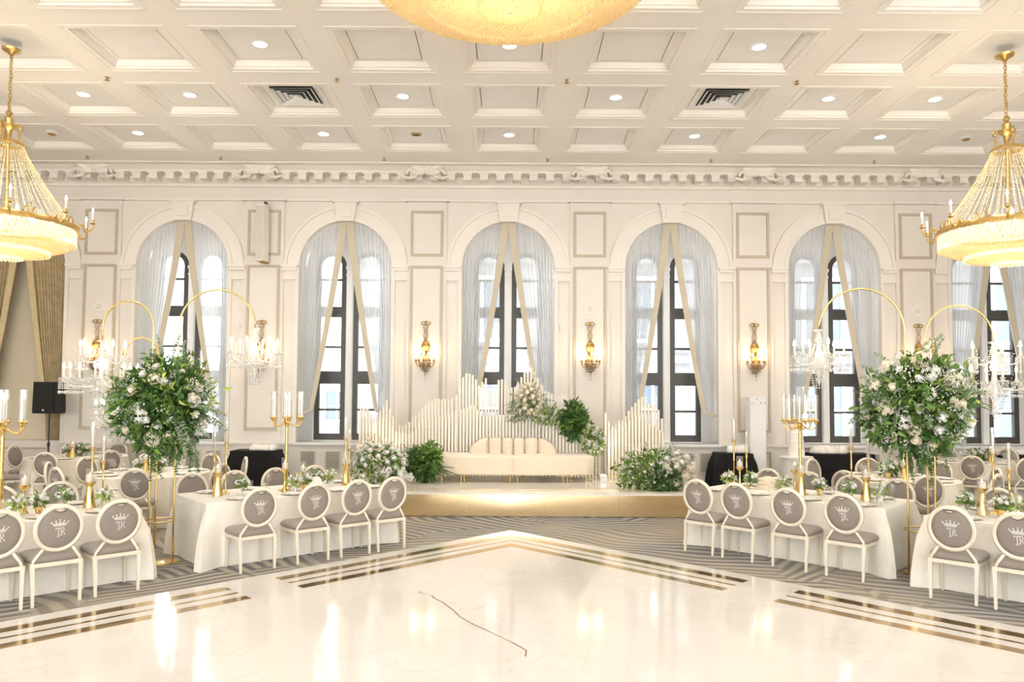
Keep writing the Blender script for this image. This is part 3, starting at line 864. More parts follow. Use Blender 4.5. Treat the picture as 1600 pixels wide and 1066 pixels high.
for k in range(8):
    a = 2*PI*k/8; MB().lathe([(p*2, z*2) for p, z in bulb_prof], 8, (.85*math.cos(a), .85*math.sin(a), -.7)).build('bulb', 'bulb', cc, smooth=True)
add_light('POINT', 'chandelier_lamp', (0,0,-.6), CHAND_W*.8, WARM, .3, cc)

# ------------------------------------------------------------------ sconces
def sconce_meshes():
    p = {}
    bp = MB().prism([(-.05,-.25),(.05,-.25),(.06,.05),(.045,.30),(-.045,.30),(-.06,.05)], -.03, 0)
    bp.lathe([(1e-4,-.12),(.05,-.05),(.09,.02),(.10,.10),(.06,.16),(.07,.2),(1e-4,.22)], 8, (0,-.03,.22))
    for s in (-1, 1):
        bp.tube([(s*(.05+.04*math.sin(t)), -.04, .30+.03*t) for t in [i*.5 for i in range(8)]], .012, 5)
        bp.tube([(s*(.03+.015*t), -.05, .15+.04*math.sin(t*1.3)) for t in range(6)], .014, 5)
    p['backplate'] = bp.mesh('backplate', 'antique', 'auto')
    rb = MB()
    for s in (-1, 1): rb.tube([(s*(.055-.05*math.cos(2*PI*i/12)), -.03, .84+.035*math.sin(2*PI*i/12)) for i in range(12)], .011, 5, True)
    rb.lathe([(1e-4,-.02),(.025,.0),(.02,.04),(1e-4,.07)], 6, (0,-.03,.84))
    p['ribbon_bow'] = rb.mesh('ribbon_bow', 'antique', True)
    ch = MB()
    for i in range(9):
        z = .80-.043*i
        for s in (-1, 1): ch.bead((s*(.035+.012*math.sin(i*1.5)), -.03, z), .016, .022)
        ch.bead((0,-.03,z), .013, .02)
    p['garland'] = ch.mesh('garland', 'antique')
    bs = MB().lathe([(1e-4,-.36),(.012,-.34),(.008,-.27),(.05,-.24),(.09,-.17),(.13,-.08),(.135,-.05),(.06,-.02),(.05,.04)], 12, (0,-.13,0), sy=.8)
    p['bowl'] = bs.mesh('bowl', 'antique', 'auto')
    cr = MB()
    for i in range(16):
        a = 2*PI*i/16
        for j in range(4): cr.bead((.145*math.cos(a)*(1-.12*j), -.13+.11*math.sin(a)*(1-.1*j), -.08-.045*j), .014, .02)
    cr.lathe([(1e-4,-.03),(.016,-.01),(1e-4,.03)], 6, (0,-.13,-.40))
    p['crystals'] = cr.mesh('crystals', 'crystal')
    return p
SCM = sconce_meshes()
arm_s = MB().tube(s_curve((0,0,-.08),(.12,0,-.20),(.20,0,-.14),(.20,0,-.02)), .010, 6)
arm_s.lathe([(.008,-.03),(.035,-.005),(.04,.0),(.015,.008),(.013,.03)], 10, (.20,0,0)); arm_sm = arm_s.mesh('arm', 'antique', 'auto')
slv = MB().lathe([(.011,.02),(.011,.11),(.003,.113)], 8, (.20,0,0)).mesh('candle_sleeve', 'candle', 'auto')
blb = MB().lathe([(p*1.3, z*1.2) for p, z in bulb_prof], 8, (.20,0,.11)).mesh('bulb', 'bulb', True)
pnd = MB()
for a in range(5): pnd.bead((.20+.035*math.cos(a*1.26), .035*math.sin(a*1.26), -.05), .009, .03)
pndm = pnd.mesh('pendants', 'crystal')
for i, x in enumerate(PX):
    o = thing('wall_sconce', 'gilt crystal wall sconce with lit candles, %s from left' % ordinal(i), 'wall lamp', (x, WY-.075, 2.80), 0, 'gilt sconces between the windows')
    for nm, me in SCM.items(): put(nm, me, o)
    for a in (0, PI, -PI*.3, -PI*.7, -PI/2):
        m = put('arm', arm_sm, o, (0,-.13,0)); m.rotation_euler = (0,0,a)
        put('candle_sleeve', slv, m); put('bulb', blb, m); put('pendants', pndm, m)
    for s in (-1, 1): add_light('POINT', 'sconce_lamp', (s*.17,-.20,.20), SCONCE_W, (1.0,.66,.34), .05, o)
# small wall fittings
for i, (x, s) in enumerate(((PX[0],'leftmost'),(PX[3],'second'),(PX[5],'rightmost'))):
    o = thing('wall_speaker', 'small round flush speaker above the %s sconce' % ('leftmost','fourth','rightmost')[i], 'speaker', (x, WY-.057, 3.98), 0, 'round wall speakers')
    mb = MB().lathe([(.13,0),(.13,.012),(.11,.02),(1e-4,.02)], 22); mb.v = [(x_, -z_, y_) for x_, y_, z_ in mb.v]; mb.build('rim', 'trim', o)
    mb = MB().lathe([(.06,.02),(.05,.03),(1e-4,.035)], 16); mb.v = [(x_, -z_, y_) for x_, y_, z_ in mb.v]; mb.build('cone', 'grille', o)
for x, s in ((-6.12,'left'),(1.22,'centre')):
    o = thing('wall_sensor', 'small white sensor box on the wall %s of a sconce' % ('left', )[0] if s == 'left' else 'small white sensor on the wall beside the middle window', 'sensor', (x, WY, 3.55))
    MB().box(-.05,.05,-.05,0,-.06,.06).build('housing', 'trim', o); MB().box(-.025,.025,-.06,-.05,-.02,.02).build('lens_cover', 'grille', o)
o = thing('column_speaker', 'tall white column loudspeaker on the wall at left', 'speaker', (PX[1]+.02, WY-.24, 5.0), -.35)
MB().box(-.10,.10,-.10,.10,0,1.28).build('cabinet', 'trim', o)
for i in range(7): MB().box(-.085,.085,-.112,-.10,.05+.172*i,.05+.172*i+.16).build('grille_panel', 'grille', o)
MB().box(-.03,.03,.08,.20,1.18,1.24).bar((0,.06,1.28),(0,.10,1.36),.05).build('bracket', 'black_metal', o)
MB().box(-.06,.06,.0,.18,-.03,0).build('base_bracket', 'antique', o)
# ------------------------------------------------------------------ flowers and foliage
def leaf(mb, p, d, up, L, W, fold=.25):
    """pointed leaf of four triangles from p along d"""
    d = d.normalized(); s = d.cross(up)
    if s.length < 1e-3: s = d.cross(Vector((1,0,.3)))
    s.normalize(); n = s.cross(d)
    a = p; m = p + d*L*.45 - n*L*.04; t = p + d*L - n*L*.16
    l = p + d*L*.42 + s*W*.5 + n*W*fold; r = p + d*L*.42 - s*W*.5 + n*W*fold
    k = len(mb.v); mb.v += [tuple(a), tuple(l), tuple(t), tuple(r), tuple(m)]
    mb.f += [(k,k+1,k+4),(k+1,k+2,k+4),(k+2,k+3,k+4),(k+3,k,k+4)]; mb.mi += [0]*4
def rdir(rnd):
    z = rnd.uniform(-1,1); t = rnd.uniform(0,2*PI); r = math.sqrt(1-z*z)
    return Vector((r*math.cos(t), r*math.sin(t), z))
def leaf_ball(mb, rnd, c, rad, n, L, W, lo=.55, hi=1.0, droop=.0, flat=None):
    c = Vector(c); rad = Vector(rad)
    for _ in range(n):
        d = rdir(rnd)
        k = rnd.uniform(lo, hi)*(1+.55*mnoise.noise(d*1.7+c*3.1)+.25*mnoise.noise(d*4.3+c))
        k = min(k, 1.14)
        p = c + Vector((d.x*rad.x, d.y*rad.y, d.z*rad.z))*k
        o = (d*.8 + rdir(rnd)*.8 + Vector((0,0,-droop)))
        leaf(mb, p, o, rdir(rnd), L*rnd.uniform(.6,1.3), W*rnd.uniform(.7,1.2))
def sprig(mb, rnd, p, d, L, n, ls, lw, curl=.3):
    """stem with paired leaves"""
    p = Vector(p); d = d.normalized(); pts = [p.copy()]
    for i in range(n):
        d = (d + Vector((0,0,-curl/n)) + rdir(rnd)*.06).normalized(); p = p + d*(L/n); pts.append(p.copy())
        s = d.cross(rdir(rnd)).normalized()
        for sg in (-1, 1): leaf(mb, p, s*sg + d*.5, d.cross(s), ls*(1-.4*i/n), lw*(1-.4*i/n))
    mb.tube(pts, .004, 4)
def fern(mb, rnd, p, d, L, W, curl=.8, n=13):
    p = Vector(p); d = d.normalized(); pts = [p.copy()]
    for i in range(n):
        d = (d + Vector((0,0,-curl/n))).normalized(); p = p + d*(L/n); pts.append(p.copy())
        s = d.cross(Vector((0,0,1)))
        if s.length < .01: s = Vector((1,0,0))
        s.normalize(); w = W*math.sin(PI*(.12+.85*(1-i/n)))
        for sg in (-1, 1): leaf(mb, p, s*sg + d*.45, Vector((0,0,1)), w, w*.30)
    mb.tube(pts, .003, 4)
def rose_mesh(key, name='rose'):
    mb = MB(); mb.lathe([(1e-4,-.55),(.35,-.45),(.55,-.1),(.45,.35),(.25,.5),(1e-4,.45)], 7)
    rnd = random.Random(5)
    for r, n, h, tilt in ((.46,4,.60,.0),(.70,5,.50,.06),(.92,6,.34,.16)):
        for i in range(n):
            a = 2*PI*(i+rnd.random()*.3)/n
            ca, sa = math.cos(a), math.sin(a); w = 3.3*r/n
            def P(u, v):
                rr = r*(.55+.45*v) + tilt*.25*v*v - .10*u*u
                z = -.5 + (h+.5)*v - .12*u*u
                return (rr*ca - u*w*sa, rr*sa + u*w*ca, z)
            g = [[P(u, v) for u in (-.62,0,.62)] for v in (0,.55,1)]
            for j in range(2):
                for q_ in range(2): mb.quad(g[j][q_], g[j][q_+1], g[j+1][q_+1], g[j+1][q_])
    return mb.mesh(name, key, True)
ROSE = rose_mesh('rose'); ROSEW = rose_mesh('rose_white')
def puff_mesh(key, n, seed):
    rnd = random.Random(seed); mb = MB()
    for _ in range(n):
        d = rdir(rnd); p = d*rnd.uniform(.72,1)
        s = d.cross(rdir(rnd)).normalized(); t = d.cross(s); k = .24
        for u, v in ((s,t),(t,-s),(-s,-t),(-t,s)):
            mb.tri(p, p+(u*1.0+v*.45)*k+d*.05, p+(u*.45+v*1.0)*k+d*.05)
    return mb.mesh('hydrangea', key)
PUFF = puff_mesh('rose_white', 70, 2); PUFFC = puff_mesh('rose', 70, 3)
def bloom(me, nm, parent, p, d, r):
    o = put(nm, me, parent, tuple(p)); o.scale = (r, r, r)
    o.rotation_euler = Vector(d).to_track_quat('Z', 'Y').to_euler()
def fib(i, n, rnd, j=.25):
    z = 1-2*(i+.5)/n; t = i*2.39996 + rnd.uniform(-j, j); r = math.sqrt(max(0, 1-z*z))
    return Vector((r*math.cos(t), r*math.sin(t), z))

# ------------------------------------------------------------------ stage
SY0, SY1, SZ = 12.42, 15.5, .40
st = thing('stage', 'low stage with white marble top and mirrored gold front', 'stage', (0, SY0, 0))
MB().box(-3.15,3.15,-.015,SY1-SY0,SZ-.035,SZ).build('stage_top', 'stage_top', st)
for i in range(5):
    x0 = -3.12+1.248*i; MB().box(x0+.001,x0+1.247,.0,.02,.008,SZ-.036).build('front_panel', 'champagne', st)
for s in (-1, 1):
    x0, x1 = sorted((s*3.12, s*3.10)); MB().box(x0,x1,.02,SY1-SY0,.008,SZ-.036).build('side_panel', 'champagne', st)
MB().box(-3.08,3.08,.03,SY1-SY0-.02,.0,SZ-.04).build('frame', 'black_metal', st)
for y, w in ((.26,.05),(.50,.06)):
    for x0, x1 in ((-3.0,-.14),(.20,3.0)): MB().box(x0,x1,y,y+w,SZ,SZ+.002).build('gold_strip', 'stripe_gold', st)

# ------------------------------------------------------------------ sofa
so = thing('sofa', 'cream curved sofa with channelled back and gold legs on stage', 'sofa', (.115, 13.78, SZ))
HWs = 1.52
def front(x): return .16*(x/HWs)**2
def cushion(x0, x1, z0, z1, fy, by, n=12, rr=.05, capl=True, capr=True):
    """rounded upholstered block following the bow of the front"""
    mb = MB(); prof = []
    for a in range(5): t = PI/2*a/4; prof.append((rr-rr*math.cos(t), z1-rr+rr*math.sin(t)))
    pr = [(rr*.4, z0)] + [(0, z0+rr*.4)] + prof
    for i in range(n+1):
        x = x0+(x1-x0)*i/n; e = 0
        edge = min(1, min((x-x0) if capl else 9, (x1-x) if capr else 9)/.09); sh = .07*(1-math.sqrt(max(0, 1-(1-edge)**2)))
        f = fy(x)+sh; b = by(x)-sh
        ring_ = [(x, f+d, z-(sh*.3 if z > z1-rr*1.1 else 0)) for d, z in pr] + [(x, b-d, z-(sh*.3 if z > z1-rr*1.1 else 0)) for d, z in reversed(pr)]
        mb.v += ring_
    k = 2*len(pr)
    for i in range(n):
        for j in range(k):
            l = (j+1) % k; mb.f.append((i*k+j, (i+1)*k+j, (i+1)*k+l, i*k+l)); mb.mi.append(0)
    mb.f.append(tuple(range(k))); mb.f.append(tuple(n*k+j for j in reversed(range(k)))); mb.mi += [0,0]
    return mb
for a, b in ((-HWs, -.012), (-.010, HWs)):
    cushion(a, b, .14, .50, front, lambda x: .86+.10*(x/HWs)**2, 14).build('seat_module', 'sofa', so, smooth='auto')
edges = [-.86,-.48,-.22,.0,.22,.48,.86]
for i in range(6):
    a, b = edges[i], edges[i+1]
    top = .80 if 0 < i < 5 else .80
    mb = cushion(a+.003, b-.003, .44, top, lambda x: .50+.10*(x/HWs)**2, lambda x: .74+.10*(x/HWs)**2, 8, .07)
    if i in (0, 5):
        mb.v = [(x, y, z if z < .6 else z-.22*max(0, (abs(x)-.48)/.38)**2.2) for x, y, z in mb.v]
    mb.build('back_channel', 'sofa', so, smooth='auto')
lg = MB().lathe([(.014,0),(.014,.14)], 8).mesh('leg', 'gold', 'auto')
for x, y in ((-1.36,.22),(-.98,.14),(-.92,.13),(-.06,.06),(.08,.06),(.94,.13),(1.02,.14),(1.38,.22),(-1.2,.8),(-.2,.78),(.2,.78),(1.2,.8)):
    put('leg', lg, so, (x, y, 0))

# ------------------------------------------------------------------ slatted screens behind the sofa
def lerp_prof(pr, x):
    for (a, za), (b, zb) in zip(pr, pr[1:]):
        if a <= x <= b: return za+(zb-za)*(x-a)/(b-a)
    return pr[0][1] if x < pr[0][0] else pr[-1][1]
unit = MB(); unit.prism([(-.022,0),(.022,0),(.022,.994),(.0,1.0),(-.022,.994)], 0, .045)
unit.mi = [0, 0] + [1]*5
SLAT = unit.mesh('slat', ['slat', 'slat_gold'])
rail_k = 0
def screen(lab, prof, y, x0, x1, pitch, jit, bow=0):
    o = thing('slat_screen', lab, 'screen', (x0, y, SZ), 0, 'gold and cream slatted stage screens')
    rnd = random.Random(int(abs(x0*31+y*17)))
    n = int((x1-x0)/pitch); xm = (x0+x1)/2
    for i in range(n+1):
        x = x0+pitch*i; z = lerp_prof(prof, x)+rnd.uniform(-jit, jit)
        yy = bow*((x-xm)/((x1-x0)/2))**2
        s = put('slat', SLAT, o, (x-x0, yy, 0)); s.scale = (1, 1, z-SZ)
    mb = MB(); pts = [(pitch*i, bow*((x0+pitch*i-xm)/((x1-x0)/2))**2 + .055) for i in range(n+1)]
    for z in (.05, .20):
        for (a, ya), (b, yb) in zip(pts, pts[1:]): mb.bar((a, ya, z), (b, yb, z), .02, .05)
    mb.build('rail', 'slat_gold', o)
PF = [(-2.98,1.76),(-2.86,1.78),(-2.72,1.55),(-2.58,1.68),(-2.45,1.92),(-2.33,1.62),(-2.2,1.40),(-2.02,1.43),(-1.84,1.66),(-1.62,1.85),(-1.42,1.95),(-1.2,1.92),(-1.05,2.02),(-.92,2.40),(-.82,2.50),(-.70,2.42),(-.58,2.22),(-.44,2.36),(-.33,2.02),(-.2,2.28),(-.1,2.42),(.05,2.18),(.22,2.3),(.45,2.62),(.60,2.4),(.80,2.1),(.95,2.0),(1.05,2.05),(1.18,2.08),(1.35,1.75),(1.55,1.45),(1.88,1.15)]
FF = [(-2.98,1.55),(-2.6,1.45),(-2.45,1.62),(-2.2,1.28),(-1.9,1.28),(-1.7,1.55),(-1.3,1.62),(-1.0,1.72),(-.7,1.85),(-.5,1.6),(-.2,1.62),(.15,1.72),(.42,1.62),(.72,1.45),(1.0,1.42),(1.3,1.22),(1.6,1.0),(1.88,.82)]
screen('tall slatted screen at left end of the stage backdrop', PF, 14.98, -2.98, -1.10, .066, .03)
screen('tallest slatted screen, peaks behind the sofa back', PF, 15.02, -1.04, .68, .066, .05)
screen('slatted screen stepping down behind the garland', PF, 14.98, .70, 1.90, .066, .04)
screen('low front row of slats at left behind the fern', FF, 14.76, -2.947, -1.02, .066, .02)
screen('low front row of slats directly behind the sofa', FF, 14.80, -1.007, .69, .066, .02)
screen('curved low slat screen falling to the right of the sofa', FF, 14.62, .713, 1.88, .066, .012, .12)
PR = [(1.95,1.70),(2.06,1.45),(2.2,1.5),(2.35,1.62),(2.5,1.85),(2.62,1.98),(2.75,2.02),(2.85,1.78),(2.96,1.95),(3.05,1.6),(3.2,1.5)]
screen('slatted screen with central peak at right end of the stage', PR, 14.72, 1.96, 3.12, .066, .03)
screen('short slats in front of the right stage screen', [(1.95,1.3),(2.6,1.66),(3.2,1.2)], 14.52, 2.0, 3.08, .066, .03)
for x, s in ((1.86,'right of the sofa'),(-2.35,'behind the white flowers at stage left')):
    o = thing('uplight', 'small white stage uplight %s' % s, 'lamp', (x, 14.3 if x > 0 else 14.45, SZ))
    MB().box(-.07,.07,-.06,.06,0,.10).build('housing', 'white_paint', o); MB().lathe([(.05,.10),(.05,.108),(1e-4,.108)], 14).build('lens', 'lens', o)
    add_light('SPOT', 'uplight_lamp', (0,0,.13), 22, (1,.93,.80) if x > 0 else (1,.72,.42), .04, o, (PI+.0, -.0, 0), spot=1.5)

# ------------------------------------------------------------------ floral pieces on the stage
def floral(label, loc, seed, balls, roses=(), puffs=(), ferns=0, fernL=.4, sprigs=0, fill=0, rad=(.4,.35,.4), cat='flowers', name='flower_arrangement', fern_key='leaf_dark', rose_me=None, rise=.35, group=None, sprL=.35):
    o = thing(name, label, cat, loc, 0, group); rnd = random.Random(seed)
    for nm, key, c, r, n, L, W in balls:
        mb = MB(); leaf_ball(mb, rnd, c, r, n, L, W); mb.build(nm, key, o, kind='stuff')
    if ferns:
        mb = MB()
        for _ in range(ferns):
            d = rdir(rnd); d.z = abs(d.z)*.9+.15
            fern(mb, rnd, (d.x*.06, d.y*.06, rise*.5), d, fernL*rnd.uniform(.7,1.2), .09)
        mb.build('fern_fronds', fern_key, o, kind='stuff')
    if sprigs:
        mb = MB()
        for _ in range(sprigs):
            d = rdir(rnd); d.z = d.z*.6+.35
            sprig(mb, rnd, Vector((d.x*rad[0]*.6, d.y*rad[1]*.6, rise+d.z*rad[2]*.6)), d, sprL*rnd.uniform(.6,1.2), 9, .05, .04)
        mb.build('eucalyptus_sprigs', 'eucalyptus', o, kind='stuff')
    if fill:
        mb = MB()
        for _ in range(fill):
            d = rdir(rnd); c = Vector((d.x*rad[0], d.y*rad[1], rise+d.z*rad[2]))*1
            for _ in range(7):
                p = c+rdir(rnd)*.035; mb.bead(tuple(p), .009)
        mb.build('filler_blossom', 'rose_white', o, kind='stuff')
    return o, rnd
def scatter(o, rnd, me, nm, n, c, rad, r0, r1, k=1.0):
    for i in range(n):
        d = fib(i, n, rnd); p = Vector((c[0]+d.x*rad[0]*k, c[1]+d.y*rad[1]*k, c[2]+d.z*rad[2]*k))
        if p.z < .03: p.z = .03+rnd.random()*.05
        bloom(me, nm, o, p, d+rdir(rnd)*.25, rnd.uniform(r0, r1))
o, rnd = floral('white rose and green mound on the stage left corner', (-2.28,13.2,SZ), 11, [('foliage','leaf',(0,0,.32),(.46,.34,.34),700,.10,.05), ('lime_foliage','leaf_lime',(-.1,-.2,.12),(.30,.2,.15),260,.09,.04)], sprigs=14, fill=120, rad=(.48,.36,.46), rise=.38)
scatter(o, rnd, ROSEW, 'rose', 64, (0,0,.36), (.46,.34,.38), .045, .065)
scatter(o, rnd, ROSE, 'rose', 26, (-.10,0,.62), (.34,.26,.24), .04, .055)
scatter(o, rnd, PUFF, 'hydrangea', 16, (.08,-.1,.18), (.48,.32,.18), .07, .10)
o, rnd = floral('dense dark green fern bush beside the sofa', (-1.58,13.9,SZ), 12, [('foliage','leaf_dark',(0,0,.32),(.32,.26,.28),800,.12,.055), ('bright_foliage','leaf',(.12,-.06,.40),(.26,.22,.30),520,.11,.05)], ferns=40, fernL=.58, cat='plant', name='fern_bush')
o, rnd = floral('white and green flower bank on the stage right corner', (2.62,13.02,SZ), 13, [('foliage','leaf',(-.1,0,.28),(.58,.30,.34),900,.10,.05), ('dark_foliage','leaf_dark',(.12,-.2,.18),(.26,.16,.22),700,.11,.045), ('lime_foliage','leaf_lime',(-.35,.05,.34),(.30,.2,.28),300,.08,.03)], sprigs=20, fill=150, rad=(.62,.34,.42), rise=.36, ferns=12, fernL=.42)
scatter(o, rnd, ROSEW, 'rose', 40, (.32,-.02,.34), (.34,.28,.34), .045, .062)
scatter(o, rnd, PUFFC, 'hydrangea', 22, (.36,-.06,.26), (.30,.26,.24), .07, .10)
scatter(o, rnd, ROSEW, 'bud', 24, (-.12,-.12,.24), (.40,.26,.26), .025, .035)
o, rnd = floral('cream rose cluster at the top of the backdrop garland', (.40,14.62,1.62), 14, [('foliage','leaf',(0,0,.25),(.20,.14,.28),260,.09,.04), ('pale_foliage','eucalyptus',(-.22,0,.12),(.18,.12,.22),160,.10,.035)], sprigs=8, rad=(.24,.16,.3), rise=.28)
scatter(o, rnd, ROSE, 'rose', 60, (.02,0,.30), (.24,.17,.34), .056, .076)
o, rnd = floral('loose lime green and white garland section above the sofa', (.80,14.60,1.52), 15, [('foliage','leaf_lime',(0,0,.12),(.26,.12,.15),380,.09,.035), ('mid_foliage','leaf',(.05,0,.10),(.26,.12,.13),300,.08,.035)], fill=70, rad=(.30,.14,.17), rise=.12, sprigs=7, sprL=.25)
scatter(o, rnd, PUFF, 'hydrangea', 12, (.06,0,.1), (.26,.13,.15), .045, .065)
o, rnd = floral('tall dark green ruscus bunch in the backdrop garland', (1.30,14.50,1.28), 16, [('foliage','leaf_dark',(0,0,.26),(.22,.15,.34),900,.12,.065), ('bright_foliage','leaf',(.10,-.03,.28),(.20,.12,.26),300,.10,.045)], ferns=9, fernL=.38, fern_key='leaf')
o, rnd = floral('white blossom and greenery at the low garland end', (1.66,14.42,.98), 17, [('foliage','leaf',(.03,0,.16),(.20,.14,.24),420,.09,.04), ('olive_foliage','leaf_lime',(-.06,0,.26),(.18,.12,.16),240,.08,.03)], fill=100, rad=(.22,.15,.26), rise=.2)
scatter(o, rnd, PUFF, 'hydrangea', 12, (.0,0,.2), (.20,.14,.22), .04, .06)
# ------------------------------------------------------------------ hanging crystal chandeliers on the floral stands
def mini_parts(big):
    R1 = .40 if big else .27; zl = -.52 if big else -.36; L = .92 if big else .66
    stem = MB().lathe([(.05,0),(.06,-.012),(.02,-.03),(.03,-.08),(.045,-.12),(.02,-.17),(.03,-.24),(.05,-.30),(.022,-.36),(.035,zl+.05),(.06,zl),(.10,zl-.06),(.12,zl-.09),(.05,zl-.12),(.02,zl-.2),(.035,-L+.08),(.012,-L+.02),(1e-4,-L)], 10)
    if not big: stem.v = [(x, y, z) for x, y, z in stem.v]
    P = {'stem': stem.mesh('stem', 'crystal', 'auto')}
    def arm(R, zb, drop):
        a = MB().tube(s_curve((.03,0,zb),(.10,0,zb-drop),(R*.9,0,zb-drop),(R,0,zb+.02)), .009, 6)
        pan = MB().lathe([(.012,-.01),(.045,0),(.055,.008),(.02,.012),(.016,.04)], 12, (R,0,zb+.03))
        dr = MB()
        for k in range(8):
            t = 2*PI*k/8
            for j in range(6): dr.bead((R+.05*math.cos(t), .05*math.sin(t), zb+.02-.022*j), .0085, .011)
            dr.bead((R+.05*math.cos(t), .05*math.sin(t), zb+.02-.155), .011, .024)
        sl = MB().lathe([(.012,.03),(.012,.12),(.004,.125)], 8, (R,0,zb+.03)); bl = MB().lathe(bulb_prof, 8, (R,0,zb+.15))
        sw = MB()
        for j in range(12):
            t = j/11; sw.bead((.05+(R-.08)*t, 0, zb+.16-.16*math.sin(PI*t)+.0*t), .008)
        return (a.mesh('arm', 'crystal', True), pan.mesh('drip_pan', 'crystal', 'auto'), dr.mesh('pendants', 'crystal'), sl.mesh('candle_sleeve', 'candle', 'auto'), bl.mesh('bulb', 'bulb', True), sw.mesh('bead_swag', 'crystal'))
    P['lower'] = (arm(R1, zl+.02, .10), 8 if big else 6, .2)
    if big: P['upper'] = (arm(.26, -.22, .07), 5, .5)
    gl_ = MB()
    for k in range(14):
        t = 2*PI*k/14
        for j in range(9):
            r = .11-.006*j; gl_.bead((r*math.cos(t), r*math.sin(t), zl-.10-.028*j), .010, .013)
    for k in range(10):
        t = 2*PI*k/10
        for j in range(8): gl_.bead((.03+.07*j/8*math.cos(0) if False else (.035+.008*j)*math.cos(t), (.035+.008*j)*math.sin(t), -.12-.026*j), .008, .011)
    P['strands'] = gl_.mesh('bead_strands', 'crystal')
    return P
MINI = {True: mini_parts(True), False: mini_parts(False)}
def mini_chandelier(loc, big, lab, drop=0, rz=0.0):
    c = thing('crystal_chandelier', lab, 'chandelier', (loc[0], loc[1], loc[2]-drop), rz, 'crystal chandeliers hung from gold hoops')
    p = MINI[big]
    put('stem', p['stem'], c); put('bead_strands', p['strands'], c, kind='stuff')
    MB().tube([(0,0,drop+.02),(0,0,0)], .006, 6).build('hanging_rod', 'gold', c)
    for key in ('lower', 'upper'):
        if key not in p: continue
        ms, n, off = p[key]
        for k in range(n):
            a = put('arm', ms[0], c); a.rotation_euler = (0,0,off+2*PI*k/n)
            for nm, me in zip(('drip_pan','pendants','candle_sleeve','bulb','bead_swag'), ms[1:]): put(nm, me, a, kind='stuff' if nm in ('pendants','bead_swag') else None)
    add_light('POINT', 'chandelier_lamp', (0,0,-.28), 3, WARM, .15, c)
def hoop_pts(p, e, zs, zend):
    p, e = Vector((*p, 0)), Vector((*e, 0)); c = (p+e)/2; r = (e-p).length/2; d = (e-p)/2
    pts = [p+Vector((0,0,z)) for z in (.02, .8, 1.6, zs-.1)]
    for i in range(19):
        t = PI*i/18; pts.append(c - d*math.cos(t) + Vector((0,0,zs+r*math.sin(t))))
    pts.append(e+Vector((0,0,zend)))
    return pts
def floral_stand(lab, base, poles):
    o = thing('floral_stand', lab, 'flower stand', (base[0], base[1], 0), 0, 'gold hooped floral stands')
    MB().lathe([(1e-4,0),(.20,0),(.20,.010),(.19,.014),(1e-4,.016)], 36).build('base_plate', 'gold', o, smooth='auto')
    B = Vector((base[0], base[1], 0)); rp = []
    for p, e, zs, zend in poles:
        MB().tube([v-B for v in hoop_pts(p, e, zs, zend)], .0115, 8).build('hooped_pole', 'gold', o, smooth=True); rp.append(Vector((*p, 0))-B)
    cc_ = sum(rp, Vector())/3; rr = max((v-cc_).length for v in rp)
    for z in (.50, 1.70):
        MB().tube([(cc_.x+rr*math.cos(2*PI*i/28), cc_.y+rr*math.sin(2*PI*i/28), z) for i in range(28)], .009, 6, True).build('ring', 'gold', o, smooth=True)
    return o
floral_stand('gold three-hooped floral stand between the two left tables', (-4.17,9.0), [((-4.04,9.0),(-3.08,8.95),2.83,2.84), ((-4.31,8.93),(-4.97,9.0),2.83,2.68), ((-4.30,9.08),(-4.86,9.25),2.44,2.40)])
mini_chandelier((-4.97,9.0,2.68), True, 'large lit crystal chandelier hanging left of the left flowers', 0, .15)
mini_chandelier((-3.08,8.95,2.84), False, 'small lit crystal chandelier hanging right of the left flowers', 0, .3)
mini_chandelier((-4.86,9.25,2.40), False, 'low crystal chandelier partly behind the left flowers', .32, .1)
floral_stand('gold three-hooped floral stand between the two right tables', (4.82,8.63), [((4.64,8.58),(3.64,8.6),2.81,2.83), ((4.94,8.70),(5.72,8.65),2.74,2.70), ((4.97,8.60),(5.28,9.05),2.45,2.40)])
mini_chandelier((3.64,8.6,2.83), False, 'small crystal chandelier hanging left of the right flowers', 0, .3)
mini_chandelier((5.72,8.65,2.70), True, 'large crystal chandelier hanging right of the right flowers', 0, .2)
mini_chandelier((5.28,9.05,2.40), False, 'low crystal chandelier hidden behind the right flowers', .32, .1)

